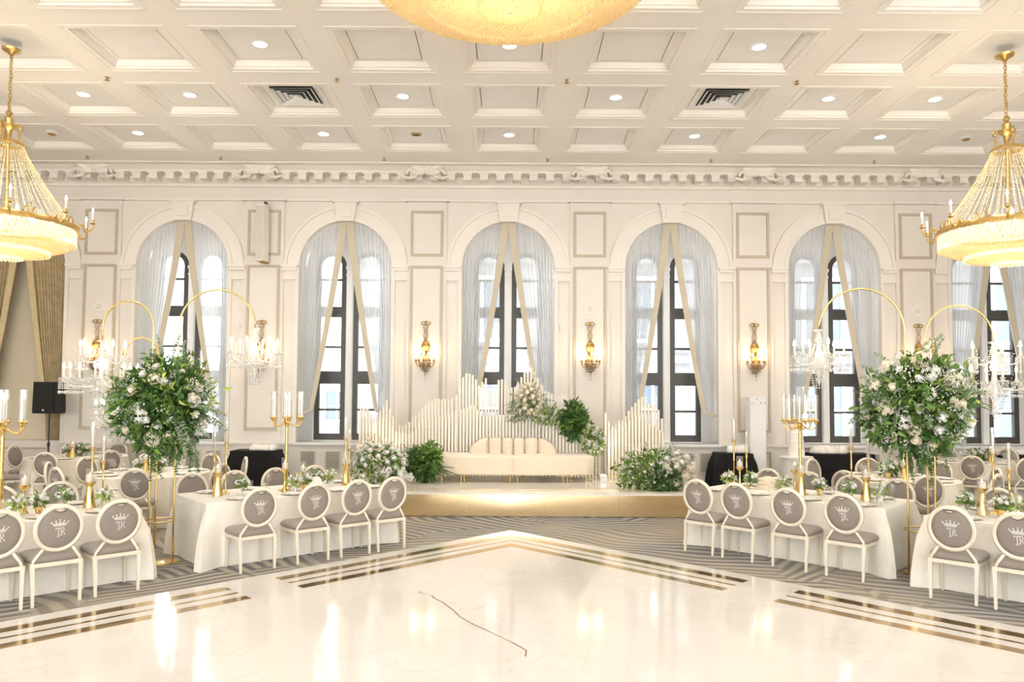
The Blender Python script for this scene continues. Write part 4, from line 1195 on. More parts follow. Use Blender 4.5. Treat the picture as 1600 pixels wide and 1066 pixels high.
def tall_floral(lab, loc, seed, white):
    o = thing('tall_flower_arrangement', lab, 'flowers', loc); rnd = random.Random(seed)
    A = (.52,.46,.50)
    for nm, key, c, r, n, L, W in (('foliage','leaf_dark',(0,0,0),(.50,.44,.50),2000,.13,.06), ('bright_foliage','leaf',(-.02,0,.06),(.56,.48,.54),1300,.11,.05), ('lime_foliage','leaf_lime',(.1,-.05,.1),(.52,.44,.46),260 if not white else 520,.10,.045)):
        mb = MB(); leaf_ball(mb, rnd, c, r, n, L, W, .45, 1.0, .15); mb.build(nm, key, o, kind='stuff')
    eu = MB()
    for _ in range(46):
        d = rdir(rnd); sprig(eu, rnd, Vector((d.x*.40, d.y*.34, d.z*.38)), d, rnd.uniform(.22,.42), 10, .055, .045, .5)
    for x, z in ((-.02,.45),(.16,.42),(.05,.48)):
        sprig(eu, rnd, (x,0,z), Vector((rnd.uniform(-.2,.3),0,1)), .42, 16, .045, .04, 1.1)
    eu.build('eucalyptus_sprigs', 'eucalyptus', o, kind='stuff')
    fe = MB()
    for _ in range(22):
        d = rdir(rnd); fern(fe, rnd, Vector((d.x*.36, d.y*.32, d.z*.36)), d, rnd.uniform(.25,.42), .08, .6)
    fe.build('fern_fronds', 'leaf', o, kind='stuff')
    tr_ = MB()
    for k in range(14):
        p = Vector((rnd.uniform(-.22,.34), rnd.uniform(-.2,.2), -.42)); d = Vector((rnd.uniform(-.4,.4), rnd.uniform(-.3,.3), -1))
        sprig(tr_, rnd, p, d, rnd.uniform(.22,.50), 14, .05, .03, .3)
    tr_.build('trailing_vines', 'leaf_dark', o, kind='stuff')
    bl = MB()
    for _ in range(60 if not white else 130):
        d = rdir(rnd); c = Vector((d.x*.56, d.y*.48, d.z*.54))
        for _ in range(8): bl.bead(tuple(c+rdir(rnd)*.04), .010)
    bl.build('filler_blossom', 'rose_white', o, kind='stuff')
    n = 44 if not white else 40
    for i in range(n):
        d = fib(i, n, rnd, .5); p = Vector((d.x*.55, d.y*.48, d.z*.54))*rnd.uniform(.94,1.06)
        bloom(ROSEW if i % 3 else ROSE, 'rose', o, p, d+rdir(rnd)*.3, rnd.uniform(.048,.072))
    m = 12 if not white else 34
    for i in range(m):
        d = fib(i, m, rnd, .6); p = Vector((d.x*.54, d.y*.46, d.z*.52+(.1 if white else 0)))
        bloom(PUFF if i % 2 else PUFFC, 'hydrangea', o, p, d, rnd.uniform(.07,.11))
tall_floral('tall round green and white flower arrangement on left gold stand', (-4.17,8.98,1.90), 21, False)
tall_floral('tall whiter flower arrangement on the right gold stand', (4.80,8.63,1.93), 22, True)

# ------------------------------------------------------------------ chairs
def oval(rx, rz, n, y=0, cz=0): return [(rx*math.cos(2*PI*i/n), y, cz+rz*math.sin(2*PI*i/n)) for i in range(n)]
def make_chair():
    t = thing('banquet_chair', 'chair', 'chair')
    TB = Matrix.Translation((0,-.236,.728)) @ Matrix.Rotation(math.radians(8), 4, 'X')
    N = 36; fr = MB()
    sect = ((-.020,-.016),(.0,-.022),(.019,-.014),(.019,.014),(.0,.020),(-.020,.016))
    for i in range(N):
        a = 2*PI*i/N
        for dr_, dy in sect: fr.v.append(((.200+dr_)*math.cos(a), dy, (.216+dr_)*math.sin(a)))
    k = len(sect)
    for i in range(N):
        j = (i+1) % N
        for s in range(k): fr.f.append((i*k+s, j*k+s, j*k+(s+1) % k, i*k+(s+1) % k)); fr.mi.append(0)
    f2 = MB().add(fr, TB); put('back_frame', f2.mesh('back_frame', 'chair_frame', True), t)
    pn = MB(); rings = [(1.0,.0),(.96,.012),(.7,.018),(.35,.021)]
    for sg in (-1, 1):
        b = len(pn.v)
        for q_, d in rings: pn.v += [((.182)*q_*math.cos(2*PI*i/28), sg*d, .198*q_*math.sin(2*PI*i/28)) for i in range(28)]
        pn.v.append((0, sg*.022, 0))
        for r in range(3):
            for i in range(28):
                j = (i+1) % 28; f = (b+r*28+i, b+r*28+j, b+(r+1)*28+j, b+(r+1)*28+i); pn.f.append(f if sg < 0 else f[::-1]); pn.mi.append(0)
        for i in range(28):
            f = (b+3*28+i, b+3*28+(i+1) % 28, b+4*28); pn.f.append(f if sg < 0 else f[::-1]); pn.mi.append(0)
    bp = put('back_panel', MB().add(pn, TB).mesh('back_panel', 'chair_fabric', True), t)
    # crown and TR monogram, a thin print on the rear of the panel
    em = MB(); y0, y1 = -.0255, -.0225
    def R(x0, x1, z0, z1): em.box(x0, x1, y0, y1, z0, z1)
    em.prism([(-.052,.030),(.052,.030),(.060,.046),(-.060,.046)], y0, y1)
    for i, x in enumerate((-.072,-.036,0,.036,.072)):
        h = .082 - .010*abs(i-2)
        em.prism([(x*.72-.014,.048),(x*.72+.014,.048),(x,h)], y0, y1)
        em.prism([(x+.008*math.cos(2*PI*q_/8), h+.004+.008*math.sin(2*PI*q_/8)) for q_ in range(8)], y0, y1)
    R(-.048,.048,.022,.026)
    R(-.012,-.003,-.075,.006); R(-.036,.016,.0,.009); R(-.036,-.029,-.012,.0); R(-.022,.006,-.080,-.073)      # T
    R(.012,.020,-.062,.010); R(.004,.030,.004,.011); R(.004,.028,-.066,-.060)                                  # R stem
    A = circ(.022, -.008, .021, -PI/2, PI/2, 8); B = circ(.022, -.008, .013, -PI/2, PI/2, 8)
    for (a, b), (c, d) in zip(zip(A, A[1:]), zip(B, B[1:])): em.prism([a, b, d, c], y0, y1)
    em.prism([(.020,-.028),(.029,-.028),(.058,-.064),(.046,-.064)], y0, y1)
    put('monogram', MB().add(em, TB).mesh('monogram', 'emblem'), bp)
    hs = MB(); up = circ(0, .205, .075, PI*.08, PI*.92, 8)
    top_ = [(.05*x_, .206-.022*x_*x_) for x_ in (-1,-.5,0,.5,1)]; low_ = [(.05*x_, .166+.030*x_*x_) for x_ in (1,.5,0,-.5,-1)]
    hs.prism(top_+low_, -.024, .024)
    put('handle', MB().add(hs, TB).mesh('handle', 'chair_frame'), t)
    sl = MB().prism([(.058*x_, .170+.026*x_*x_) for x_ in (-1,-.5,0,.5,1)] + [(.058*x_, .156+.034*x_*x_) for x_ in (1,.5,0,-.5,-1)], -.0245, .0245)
    put('handle_slot_shade', MB().add(sl, TB).mesh('handle_gap_shade', 'slot'), t)  # solid dark crescent; the shade of the opening is put into its colour
    for s in (-1, 1):
        MB().tube([(s*.207,-.192,.375),(s*.195,-.198,.43),(s*.125,-.215,.535)], [.016,.015,.015], 6).build('back_strut', 'chair_frame', t, smooth=True)
        lm = MB()
        for (xa, ya, za, wa), (xb, yb, zb, wb) in (((s*.200,-.228,0,.012),(s*.207,-.190,.40,.020)),):
            lm.v += [(xa+i*wa, ya+j*wa, za) for i, j in ((-1,-1),(1,-1),(1,1),(-1,1))] + [(xb+i*wb, yb+j*wb, zb) for i, j in ((-1,-1),(1,-1),(1,1),(-1,1))]
            lm.f += [(3,2,1,0),(4,5,6,7),(0,1,5,4),(1,2,6,5),(2,3,7,6),(3,0,4,7)]; lm.mi += [0]*6
        lm.build('leg', 'chair_frame', t)
        lm = MB(); xa, ya, wa, xb, yb, wb = s*.205, .205, .012, s*.205, .195, .020
        lm.v += [(xa+i*wa, ya+j*wa, 0) for i, j in ((-1,-1),(1,-1),(1,1),(-1,1))] + [(xb+i*wb, yb+j*wb, .40) for i, j in ((-1,-1),(1,-1),(1,1),(-1,1))]
        lm.f += [(3,2,1,0),(4,5,6,7),(0,1,5,4),(1,2,6,5),(2,3,7,6),(3,0,4,7)]; lm.mi += [0]*6
        lm.build('leg', 'chair_frame', t)
    sf = MB().box(-.222,.222,-.212,-.18,.365,.403).box(-.224,.224,.188,.218,.365,.403).box(-.226,-.197,-.18,.188,.365,.403).box(.197,.226,-.18,.188,.365,.403)
    sf.build('seat_frame', 'chair_frame', t)
    cu = MB(); NN = 28
    def sq(a, rx, ry, e=.35):
        c, s = math.cos(a), math.sin(a); return rx*math.copysign(abs(c)**e, c), ry*math.copysign(abs(s)**e, s)
    lay = [(.97,.404),(1.02,.420),(1.03,.442),(.98,.462),(.85,.480),(.5,.492)]
    for f, z in lay:
        for i in range(NN):
            x, y = sq(2*PI*i/NN, .235*f, .218*f); x *= 1+.05*(y/.22); cu.v.append((x, y+.012, z))
    cu.v.append((0,.012,.495))
    for r in range(len(lay)-1):
        for i in range(NN): j = (i+1) % NN; cu.f.append((r*NN+i, r*NN+j, (r+1)*NN+j, (r+1)*NN+i)); cu.mi.append(0)
    b = (len(lay)-1)*NN
    for i in range(NN): cu.f.append((b+i, b+(i+1) % NN, b+NN)); cu.mi.append(0)
    cu.f.append(tuple(reversed(range(NN)))); cu.mi.append(0)
    cu.build('seat_cushion', 'chair_fabric', t, smooth=True)
    return t
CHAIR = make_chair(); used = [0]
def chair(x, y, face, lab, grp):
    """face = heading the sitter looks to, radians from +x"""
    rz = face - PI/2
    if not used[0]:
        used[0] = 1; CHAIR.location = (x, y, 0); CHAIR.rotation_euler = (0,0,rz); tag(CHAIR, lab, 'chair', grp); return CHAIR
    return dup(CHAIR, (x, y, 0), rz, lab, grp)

# ------------------------------------------------------------------ tables and linens
def cloth(poly_fn, n, zt, seed, amp, corner=None):
    """poly_fn(t)->(x,y,nx,ny,cornerness) closed outline"""
    rnd = random.Random(seed); ph = [rnd.uniform(0, 6) for _ in range(4)]
    mb = MB(); levels = [(zt+.004,-.10),(zt+.004,-.012),(zt-.006,0),(zt-.06,.006),(zt*.72,.5),(zt*.45,.8),(zt*.2,1.0),(.006,1.08)]
    for li, (z, k) in enumerate(levels):
        for i in range(n):
            x, y, nx, ny, cn = poly_fn(i/n)
            if li == 0: mb.v.append((x*.9, y*.9, z)); continue
            if li < 4: d = [-.10,-.006,.006,.010][li]
            else:
                w = math.sin(2*PI*i/n*23+ph[0])*.5 + math.sin(2*PI*i/n*37+ph[1])*.3 + math.sin(2*PI*i/n*9+ph[2])*.35
                d = .012 + k*(amp*(.9+w)*(.35+cn*1.0) + .13*cn)
            mb.v.append((x+nx*d, y+ny*d, z))
    for l in range(len(levels)-1):
        for i in range(n):
            j = (i+1) % n; mb.f.append((l*n+j, l*n+i, (l+1)*n+i, (l+1)*n+j)); mb.mi.append(0)
    mb.f.append(tuple(range(n))); mb.mi.append(0)
    return mb
def rect_fn(L, W, rc=.03):
    hx, hy = L/2, W/2; per = 2*(L+W)
    def f(t):
        s = t*per
        if s < L: x, y, nx, ny = -hx+s, -hy, 0, -1
        elif s < L+W: x, y, nx, ny = hx, -hy+(s-L), 1, 0
        elif s < 2*L+W: x, y, nx, ny = hx-(s-L-W), hy, 0, 1
        else: x, y, nx, ny = -hx, hy-(s-2*L-W), -1, 0
        dc = math.hypot(abs(abs(x)-hx), abs(abs(y)-hy)); cn = max(0, 1-dc/.17)**1.3
        if cn > 0:
            cx, cy_ = math.copysign(hx, x), math.copysign(hy, y); w = cn*.7
            nx = nx*(1-w)+math.copysign(.8, cx)*w; ny = ny*(1-w)+math.copysign(.8, cy_)*w
        return x, y, nx, ny, cn
    return f
def round_fn(r):
    return lambda t: (r*math.cos(2*PI*t), r*math.sin(2*PI*t), math.cos(2*PI*t), math.sin(2*PI*t), .25)
def table_frame(lab, loc, rz, pts, grp, top):
    t = thing('banquet_table', lab, 'table', loc, rz, grp)
    top.build('table_top', 'antique', t)
    for x, y in pts: MB().box(x-.02,x+.02,y-.02,y+.02,0,.72).build('leg', 'black_metal', t)
TH = .755
RECT = {'T1': ((-5.26,7.70), PI/4, 'left foreground table'), 'T2': ((-2.92,9.84), math.radians(41.3), 'left table beside stage'),
        'T3': ((3.83,9.73), -PI/4, 'right table beside stage'), 'T4': ((5.76,7.57), -PI/4, 'right foreground table')}
ROUND = {'RA': ((-5.76,11.96), 'round table behind left flowers'), 'RB': ((-8.60,14.8), 'far left round table'),
         'RC': ((6.17,11.75), 'round table behind right flowers'), 'RD': ((9.60,14.9), 'far right round table')}
LT, WT = 2.44, 1.10
for i, (k, ((x, y), a, nm)) in enumerate(RECT.items()):
    x, y = x-.03*math.sin(a), y+.03*math.cos(a)
    table_frame('long rectangular table under ivory linen, the %s' % nm, (x, y, 0), a, [(-1.1,-.5),(1.1,-.5),(1.1,.5),(-1.1,.5)], 'long banquet tables', MB().box(-LT/2+.02,LT/2-.02,-WT/2+.02,WT/2-.02,.72,TH-.006))
    cloth(rect_fn(LT, WT), 364, TH, 40+i, .020).build('tablecloth', 'linen', None, (x, y, 0), a, smooth='auto', label='ivory floor-length linen on the %s' % nm, cat='tablecloth', group='ivory rectangular tablecloths')
for i, (k, ((x, y), nm)) in enumerate(ROUND.items()):
    table_frame('round table under beige linen, the %s' % nm, (x, y, 0), 0, [(-.4,-.4),(.4,-.4),(.4,.4),(-.4,.4)], 'round banquet tables', MB().lathe([(1e-4,.72),(.88,.72),(.88,TH-.006),(1e-4,TH-.006)], 32))
    cloth(round_fn(.90), 300, TH, 50+i, .055).build('tablecloth', 'linen_round', None, (x, y, 0), 0, smooth='auto', label='beige floor-length linen on the %s' % nm, cat='tablecloth', group='beige round tablecloths')

def uv(k, u, v):
    (x, y), a, _ = RECT[k]; c, s = math.cos(a), math.sin(a)
    return x+u*c-v*s, y+u*s+v*c
def on_view(x, y):
    return abs(x) < .72*y+.15
NEAR = {'T1': (-.193,.301,.842), 'T2': (-.791,-.102,.478,1.01), 'T3': (-.903,-.363,.302,.938), 'T4': (-.838,-.274,.32)}
FAR = {'T1': (-.45,.18,.80), 'T2': (-.88,-.30,.30,.92), 'T3': (-.92,-.30,.28,.88), 'T4': (-.85,-.22,.4)}
for k, ((x0, y0), a, nm) in RECT.items():
    for i, u in enumerate(NEAR[k]):
        x, y = uv(k, u, -.755); chair(x, y, a+PI/2, 'grey oval-back chair, %s from left, near side of %s' % (ordinal(i), nm), 'crowned oval-back chairs')
    for i, u in enumerate(FAR[k]):
        x, y = uv(k, u, .80); chair(x, y, a-PI/2, 'grey oval-back chair, %s from left, far side of %s' % (ordinal(i), nm), 'crowned oval-back chairs')
RANG = {'RA': (-72,-22,28,73,118,158,196,238), 'RB': (-38,-80,-130,170,125,88,45,5), 'RC': (-102,-56,-10,35,80,125,172,215), 'RD': (-130,-95,-50,-10,40,85,130,176)}
SECN = ('front', 'front right', 'right', 'back right', 'back', 'back left', 'left', 'front left')
def SECT(k, i):
    A = [((d+90+22) % 360, j) for j, d in enumerate(RANG[k])]; A.sort()
    return SECN[[j for _, j in A].index(i)]
for k, ((x0, y0), nm) in ROUND.items():
    for i, d in enumerate(RANG[k]):
        t = math.radians(d); r = 1.20
        x, y = x0+r*math.cos(t), y0+r*math.sin(t)
        if not on_view(x, y) or y > 16.2: continue
        chair(x, y, t+PI, 'grey oval-back chair at the %s of the %s' % (SECT(k, i), nm), 'crowned oval-back chairs')
# make chair labels single out one chair each
cnt = {}
for o in COL.objects:
    if o.name.startswith('banquet_chair'): cnt.setdefault(o['label'], []).append(o)
for lab, os_ in cnt.items():
    if len(os_) > 1:
        for o, w in zip(sorted(os_, key=lambda q_: q_.location.y), ('nearer', 'farther', 'farthest')): o['label'] = w + ' ' + lab

# ------------------------------------------------------------------ table ware (built once, copied)
def proto(build):
    o = build(); o.location = (0, 0, -50); return o
def mk_plate():
    t = thing('charger_plate', 'plate', 'plate')
    MB().lathe([(1e-4,.002),(.10,.002),(.112,.006),(.150,.014),(.148,.017),(.11,.010),(1e-4,.008)], 28).build('plate_body', 'plate', t, smooth='auto')
    MB().lathe([(.149,.0145),(.155,.0155),(.155,.0175),(.149,.0175),(.149,.0145)], 28).build('rim', 'plate_rim', t, smooth='auto')
    return t
def mk_napkin():
    t = thing('napkin', 'napkin', 'napkin')
    MB().prism([(-.05,0),(.05,0),(.045,.012),(-.045,.014)], -.105, .105).build('fold', 'napkin', t)
    MB().box(-.035,.035,-.07,.07,.0145,.0165).build('menu_card', 'card', t)
    return t
def mk_wine():
    t = thing('wine_glass', 'glass', 'glass')
    MB().lathe([(.034,0),(.034,.003),(.006,.008),(.005,.085),(.010,.095),(.030,.12),(.037,.15),(.034,.19),(.030,.205)], 14, cap=False).build('bowl', 'glass', t, smooth=True); 
    MB().lathe([(.0345,0),(.036,.002),(.0345,.004)], 14).build('foot', 'glass', t, smooth=True)
    return t
def mk_tumbler():
    t = thing('water_glass', 'glass', 'glass')
    MB().lathe([(.030,.012),(.036,.10),(.034,.10),(.029,.014)], 14, cap=False).build('wall', 'glass', t, smooth='auto'); MB().lathe([(1e-4,0),(.030,0),(.030,.012),(1e-4,.012)], 14).build('base', 'glass', t, smooth='auto')
    return t
def mk_cone(h, kind):
    def f():
        t = thing('candle_holder', 'holder', 'candle holder')
        if kind == 'cone':
            MB().lathe([(.062,0),(.064,.003),(.030,h*.80),(.028,h*.82),(.055,h*.94),(.060,h)], 20).build('cone_stand', 'gold', t, smooth='auto')
        else:
            MB().lathe([(.045,0),(.048,.004),(.02,.05),(.012,h*.5),(.016,h*.8),(.05,h*.92),(.055,h)], 20).build('stem_stand', 'gold', t, smooth='auto')
        MB().lathe([(.036,h),(.036,h+.065),(.03,h+.07),(1e-4,h+.066)], 16).build('pillar_candle', 'candle', t, smooth='auto')
        MB().lathe([(1e-4,h+.066),(.007,h+.074),(.005,h+.09),(1e-4,h+.10)], 7).build('flame', 'flame', t, smooth=True)
        MB().lathe([(.048,h+.002),(.048,h+.145),(.046,h+.145),(.046,h+.002)], 18, cap=False).build('glass_shade', 'glass', t, smooth='auto')
        return t
    return f
def mk_taper(h):
    def f():
        t = thing('candlestick', 'stick', 'candlestick')
        MB().lathe([(.05,0),(.052,.006),(.02,.02),(.009,.05),(.008,h*.55),(.012,h*.56),(.012,h*.58),(.009,h*.6),(.010,h-.10),(.018,h-.06),(.014,h-.04),(.030,h-.004),(.030,h)], 12).build('stem', 'gold', t, smooth='auto')
        MB().lathe([(.012,h),(.011,h+.23),(.003,h+.236)], 10).build('taper_candle', 'candle', t, smooth='auto')
        MB().lathe([(1e-4,h+.236),(.006,h+.246),(.004,h+.262),(1e-4,h+.275)], 7).build('flame', 'flame', t, smooth=True)
        MB().lathe([(.027,h+.002),(.027,h+.29),(.0255,h+.29),(.0255,h+.002)], 16, cap=False).build('glass_cylinder', 'glass', t, smooth='auto')
        return t
    return f
def mk_candelabra():
    t = thing('candelabra', 'candelabra', 'candelabra'); H = .90
    prof = [(.10,0),(.105,.008),(.06,.02),(.025,.05),(.022,.06),(.028,.07),(.026,.34),(.03,.36)]
    for i in range(16):
        z = .36+.50*i/15; prof.append((.016+.007*(i % 2), z))
    prof += [(.03,.87),(.02,.885),(.035,.90)]
    MB().lathe(prof, 12).build('stem', 'gold', t, smooth='auto')
    def candle(par, x, y, z):
        MB().lathe([(.012,-.05),(.02,-.03),(.036,-.012),(.040,0),(.036,.004),(.02,.03),(.02,.035)], 12, (x,y,z)).build('cup', 'gold', par, smooth='auto')
        MB().lathe([(.016,.03),(.016,.24),(.004,.246)], 10, (x,y,z)).build('candle', 'candle', par, smooth='auto')
        MB().lathe([(1e-4,.246),(.008,.258),(.005,.28),(1e-4,.295)], 7, (x,y,z)).build('flame', 'flame', par, smooth=True)
        MB().lathe([(.033,.005),(.033,.34),(.031,.34),(.031,.005)], 16, (x,y,z), cap=False).build('glass_cylinder', 'glass', par, smooth='auto')
    hub = MB().lathe([(.02,.89),(.045,.90),(.04,.92),(.02,.93)], 12).build('hub', 'gold', t, smooth='auto'); candle(hub, 0, 0, .94)
    for k in range(6):
        a = PI/3*k+.22; c, s = math.cos(a), math.sin(a)
        m = MB().tube([(c*p.x, s*p.x, p.z) for p in s_curve((.02,0,.91),(.10,0,.86),(.19,0,.80),(.20,0,.93))], .009, 6).build('arm', 'gold', t, smooth=True)
        candle(m, c*.20, s*.20, .97)
    return t
def mk_bud(kind):
    def f():
        rnd = random.Random(60+kind); t = thing('bud_vase', 'vase', 'vase')
        if kind == 0: MB().lathe([(1e-4,0),(.032,0),(.036,.01),(.034,.075),(.03,.08)], 14, cap=False).build('vase_body', 'white_ceramic', t, smooth='auto')
        elif kind == 1: MB().lathe([(1e-4,0),(.026,0),(.042,.09),(.040,.09)], 14, cap=False).build('vase_body', 'gold', t, smooth='auto')
        else: MB().lathe([(.028,0),(.03,.004),(.03,.10),(.02,.12),(.022,.13)], 14, cap=False).build('vase_body', 'glass', t, smooth='auto')
        lf = MB(); leaf_ball(lf, rnd, (0,0,.15), (.07,.07,.06), 46, .07, .035); lf.build('leaves', 'leaf' if kind else 'leaf_lime', t, kind='stuff')
        sm = MB()
        for i in range(5):
            d = rdir(rnd); sm.tube([(0,0,.03),(d.x*.03,d.y*.03,.11),(d.x*.07,d.y*.07,.17)], .003, 4)
        sm.build('stems', 'stem', t)
        for i in range(6 if kind != 1 else 9):
            d = fib(i, 9, rnd, .6); d.z = abs(d.z)
            bloom(ROSEW if i % 2 else PUFF, 'blossom', t, (d.x*.075, d.y*.075, .16+d.z*.055), d, rnd.uniform(.024,.036))
        return t
    return f
PR_ = {'plate': proto(mk_plate), 'napkin': proto(mk_napkin), 'wine': proto(mk_wine), 'tumbler': proto(mk_tumbler), 'cone': proto(mk_cone(.29,'cone')), 'cone_s': proto(mk_cone(.21,'cone')), 'stemh': proto(mk_cone(.30,'stem')),
       'taper': proto(mk_taper(.66)), 'taper_s': proto(mk_taper(.50)), 'candelabra': proto(mk_candelabra), 'bud0': proto(mk_bud(0)), 'bud1': proto(mk_bud(1)), 'bud2': proto(mk_bud(2))}
ZT_ = TH+.0045
def place(key, x, y, lab, grp, rz=0, z=ZT_):
    if on_view(x, y): return dup(PR_[key], (x, y, z), rz, lab, grp)
ITEMS = {  # key, u, v, words
 'T1': [('cone',.833,-.02,'tall gold cone holder'),('stemh',.216,.02,'gold stem holder'),('taper',.90,.16,'taller gold candlestick'),('taper_s',1.0,.10,'shorter gold candlestick'),('candelabra',0,0,'five-light gold candelabra'),
        ('bud1',.30,-.22,'gold pot of white flowers'),('bud2',.62,.10,'glass vase of white orchids'),('bud0',.98,-.12,'white vase of green and white buds'),('bud0',.12,-.18,'white vase with pale blooms')],
 'T2': [('cone',-.90,.03,'tall gold cone holder at left end'),('stemh',-.07,-.08,'gold stem holder in the middle'),('cone_s',.30,.16,'short gold cone holder'),('cone',.915,.09,'tall gold cone holder at right end'),('candelabra',0,.04,'five-light gold candelabra'),
        ('taper',-.75,.17,'taller gold candlestick at left'),('taper_s',-.86,.28,'shorter gold candlestick at left'),('taper',.86,.0,'taller gold candlestick at right'),('taper_s',1.0,.14,'shorter gold candlestick at right'),
        ('bud2',-.62,-.05,'glass vase of greens at left'),('bud0',.03,-.16,'white vase with pale blooms'),('bud2',.45,.05,'glass vase of white buds'),('bud0',.70,.12,'white vase near the right end'),('bud1',.15,-.20,'gold pot of blossoms')],
 'T3': [('stemh',-.84,.02,'gold stem holder at left end'),('stemh',-.12,.16,'gold stem holder in the middle'),('cone',.05,-.04,'tall gold cone holder in the middle'),('cone',.84,.0,'tall gold cone holder at right end'),('candelabra',0,.06,'five-light gold candelabra'),
        ('taper',-.97,.10,'taller gold candlestick at left'),('taper_s',-.80,.14,'shorter gold candlestick at left'),('taper',.628,.12,'taller gold candlestick at right'),('taper_s',.806,.20,'shorter gold candlestick at right'),
        ('bud2',-.70,.08,'glass vase of white flowers at left'),('bud0',-.25,.10,'white vase of greens'),('bud1',.24,.08,'gold pot of pale blooms'),('bud2',.68,-.06,'glass vase of green and white'),('bud0',.98,.06,'white vase at the right end'),('bud0',-.98,-.04,'white vase at the left end')],
 'T4': [('cone',-.787,.02,'tall gold cone holder'),('taper',-.72,.22,'taller gold candlestick'),('taper_s',-.56,.16,'shorter gold candlestick'),('bud2',-.93,.02,'glass vase of greens at the left end'),('bud1',-.60,-.08,'gold pot of white flowers'),('bud0',-.50,.12,'white vase with blossoms')]}
for k, L in ITEMS.items():
    nm = RECT[k][2]; a = RECT[k][1]
    for key, u, v, w in L:
        x, y = uv(k, u, v)
        if on_view(x, y): place(key, x, y, '%s on the %s' % (w, nm), {'c': 'gold candle holders on the long tables', 'b': 'bud vases on the long tables', 's': 'gold candle holders on the long tables', 't': 'gold candlesticks on the long tables'}[key[0]], a)
    for sd, v0, us in (('near', -1, NEAR[k]), ('far', 1, FAR[k])):
        n = 0
        for i, u in enumerate(us):
            u = max(-1.02, min(1.02, u)); x, y = uv(k, u, v0*.41)
            if not on_view(x, y): continue
            w = '%s from left, %s side of %s' % (ordinal(i), sd, nm)
            place('plate', x, y, 'cream charger plate, '+w, 'charger plates', a)
            place('napkin', x, y, 'folded white napkin, '+w, 'folded napkins', a, ZT_+.012)
            x, y = uv(k, u+.17, v0*.30); place('wine', x, y, 'clear wine glass, '+w, 'wine glasses')
            x, y = uv(k, u+.08, v0*.20); place('tumbler', x, y, 'short water glass, '+w, 'water glasses')
for k, ((x0, y0), nm) in ROUND.items():
    for i in range(8):
        t = math.radians(RANG[k][i])
        g = SECT(k, i)+' of the '+nm
        x, y = x0+.70*math.cos(t), y0+.70*math.sin(t); place('plate', x, y, 'cream charger plate at the %s' % g, 'plates on the '+nm)
        place('napkin', x, y, 'folded white napkin at the %s' % g, 'napkins on the '+nm, t, ZT_+.012)
        t2 = t+.22; x, y = x0+.52*math.cos(t2), y0+.52*math.sin(t2); place('wine', x, y, 'clear wine glass at the %s' % g, 'wine glasses on the '+nm)
        t2 = t-.15; x, y = x0+.46*math.cos(t2), y0+.46*math.sin(t2); place('tumbler', x, y, 'short water glass at the %s' % g, 'water glasses on the '+nm)
    for j, (dx, dy, key, w) in enumerate(((-.16,-.08,'bud1','gold pot of white flowers'),(.14,.06,'bud2','glass vase of white flowers'),(.02,-.2,'cone_s','short gold candle holder'))):
        place(key, x0+dx, y0+dy, '%s on the %s' % (w, nm), 'centrepieces of the round tables')
    o, rnd = floral('low white flower centrepiece on the %s' % nm, (x0, y0+.14, ZT_), 70+len(k), [('foliage','leaf',(0,0,.12),(.16,.16,.11),160,.08,.04)], fill=14, rad=(.17,.17,.12), rise=.13, group='centrepieces of the round tables')
    scatter(o, rnd, ROSEW, 'rose', 16, (0,0,.13), (.16,.16,.12), .035, .05)
# the protos themselves are put to use or removed
for p_ in PR_.values():
    build_kids()
    def rm(o):
        for ch in KIDS.get(o.name, []): rm(ch)
        bpy.data.objects.remove(o)
    rm(p_)
# folded napkins stacked on the right stage table
x, y = uv('T3', -.50, .22); rnd = random.Random(9)
for i in range(6):
    mb = MB(); n, m = 12, 6
    for sg in (1, 0):
        for j in range(m+1):
            for q_ in range(n+1):
                u_, v_ = q_/n*2-1, j/m*2-1
                zz = (.030 if sg else .0) - .012*abs(u_)**3 + .006*math.sin(5*u_+i)*math.cos(3*v_+i*2) if sg else 0
                mb.v.append((u_*.15*(1-.04*i), v_*.10, zz if not sg else max(.004, zz)))
    N_ = (n+1)*(m+1)
    for s_ in (0, 1):
        for j in range(m):
            for q_ in range(n):
                k0 = s_*N_+j*(n+1)+q_; f = (k0, k0+1, k0+n+2, k0+n+1); mb.f.append(f if s_ == 0 else f[::-1]); mb.mi.append(0)
    rim = [q_ for q_ in range(n+1)] + [(j+1)*(n+1)+n for j in range(m)] + [m*(n+1)+q_ for q_ in reversed(range(n))] + [(j)*(n+1) for j in reversed(range(1, m))]
    for p_, r_ in zip(rim, rim[1:]+rim[:1]): mb.f.append((N_+p_, N_+r_, r_, p_)); mb.mi.append(0)
    mb.build('folded_napkin', 'napkin_cream', None, (x, y, ZT_+.027*i), -PI/4+rnd.uniform(-.25,.25), smooth='auto', label='folded cream napkin, %s up in the stack on right table beside stage' % ordinal(i), cat='napkin', group='cream napkins in a stack')
# arched table card on the left stage table
x, y = uv('T2', .36, -.12)
o = thing('table_card', 'white arched table card on the left table beside stage', 'sign', (x, y, ZT_), math.radians(15))
MB().prism([(-.07,0),(.07,0),(.07,.10)]+circ(0,.10,.07,0,PI,12)[1:-1]+[(-.07,.10)], -.004, .004).build('card', 'card', o); MB().box(-.05,.05,-.02,.02,0,.008).build('foot', 'gold', o)

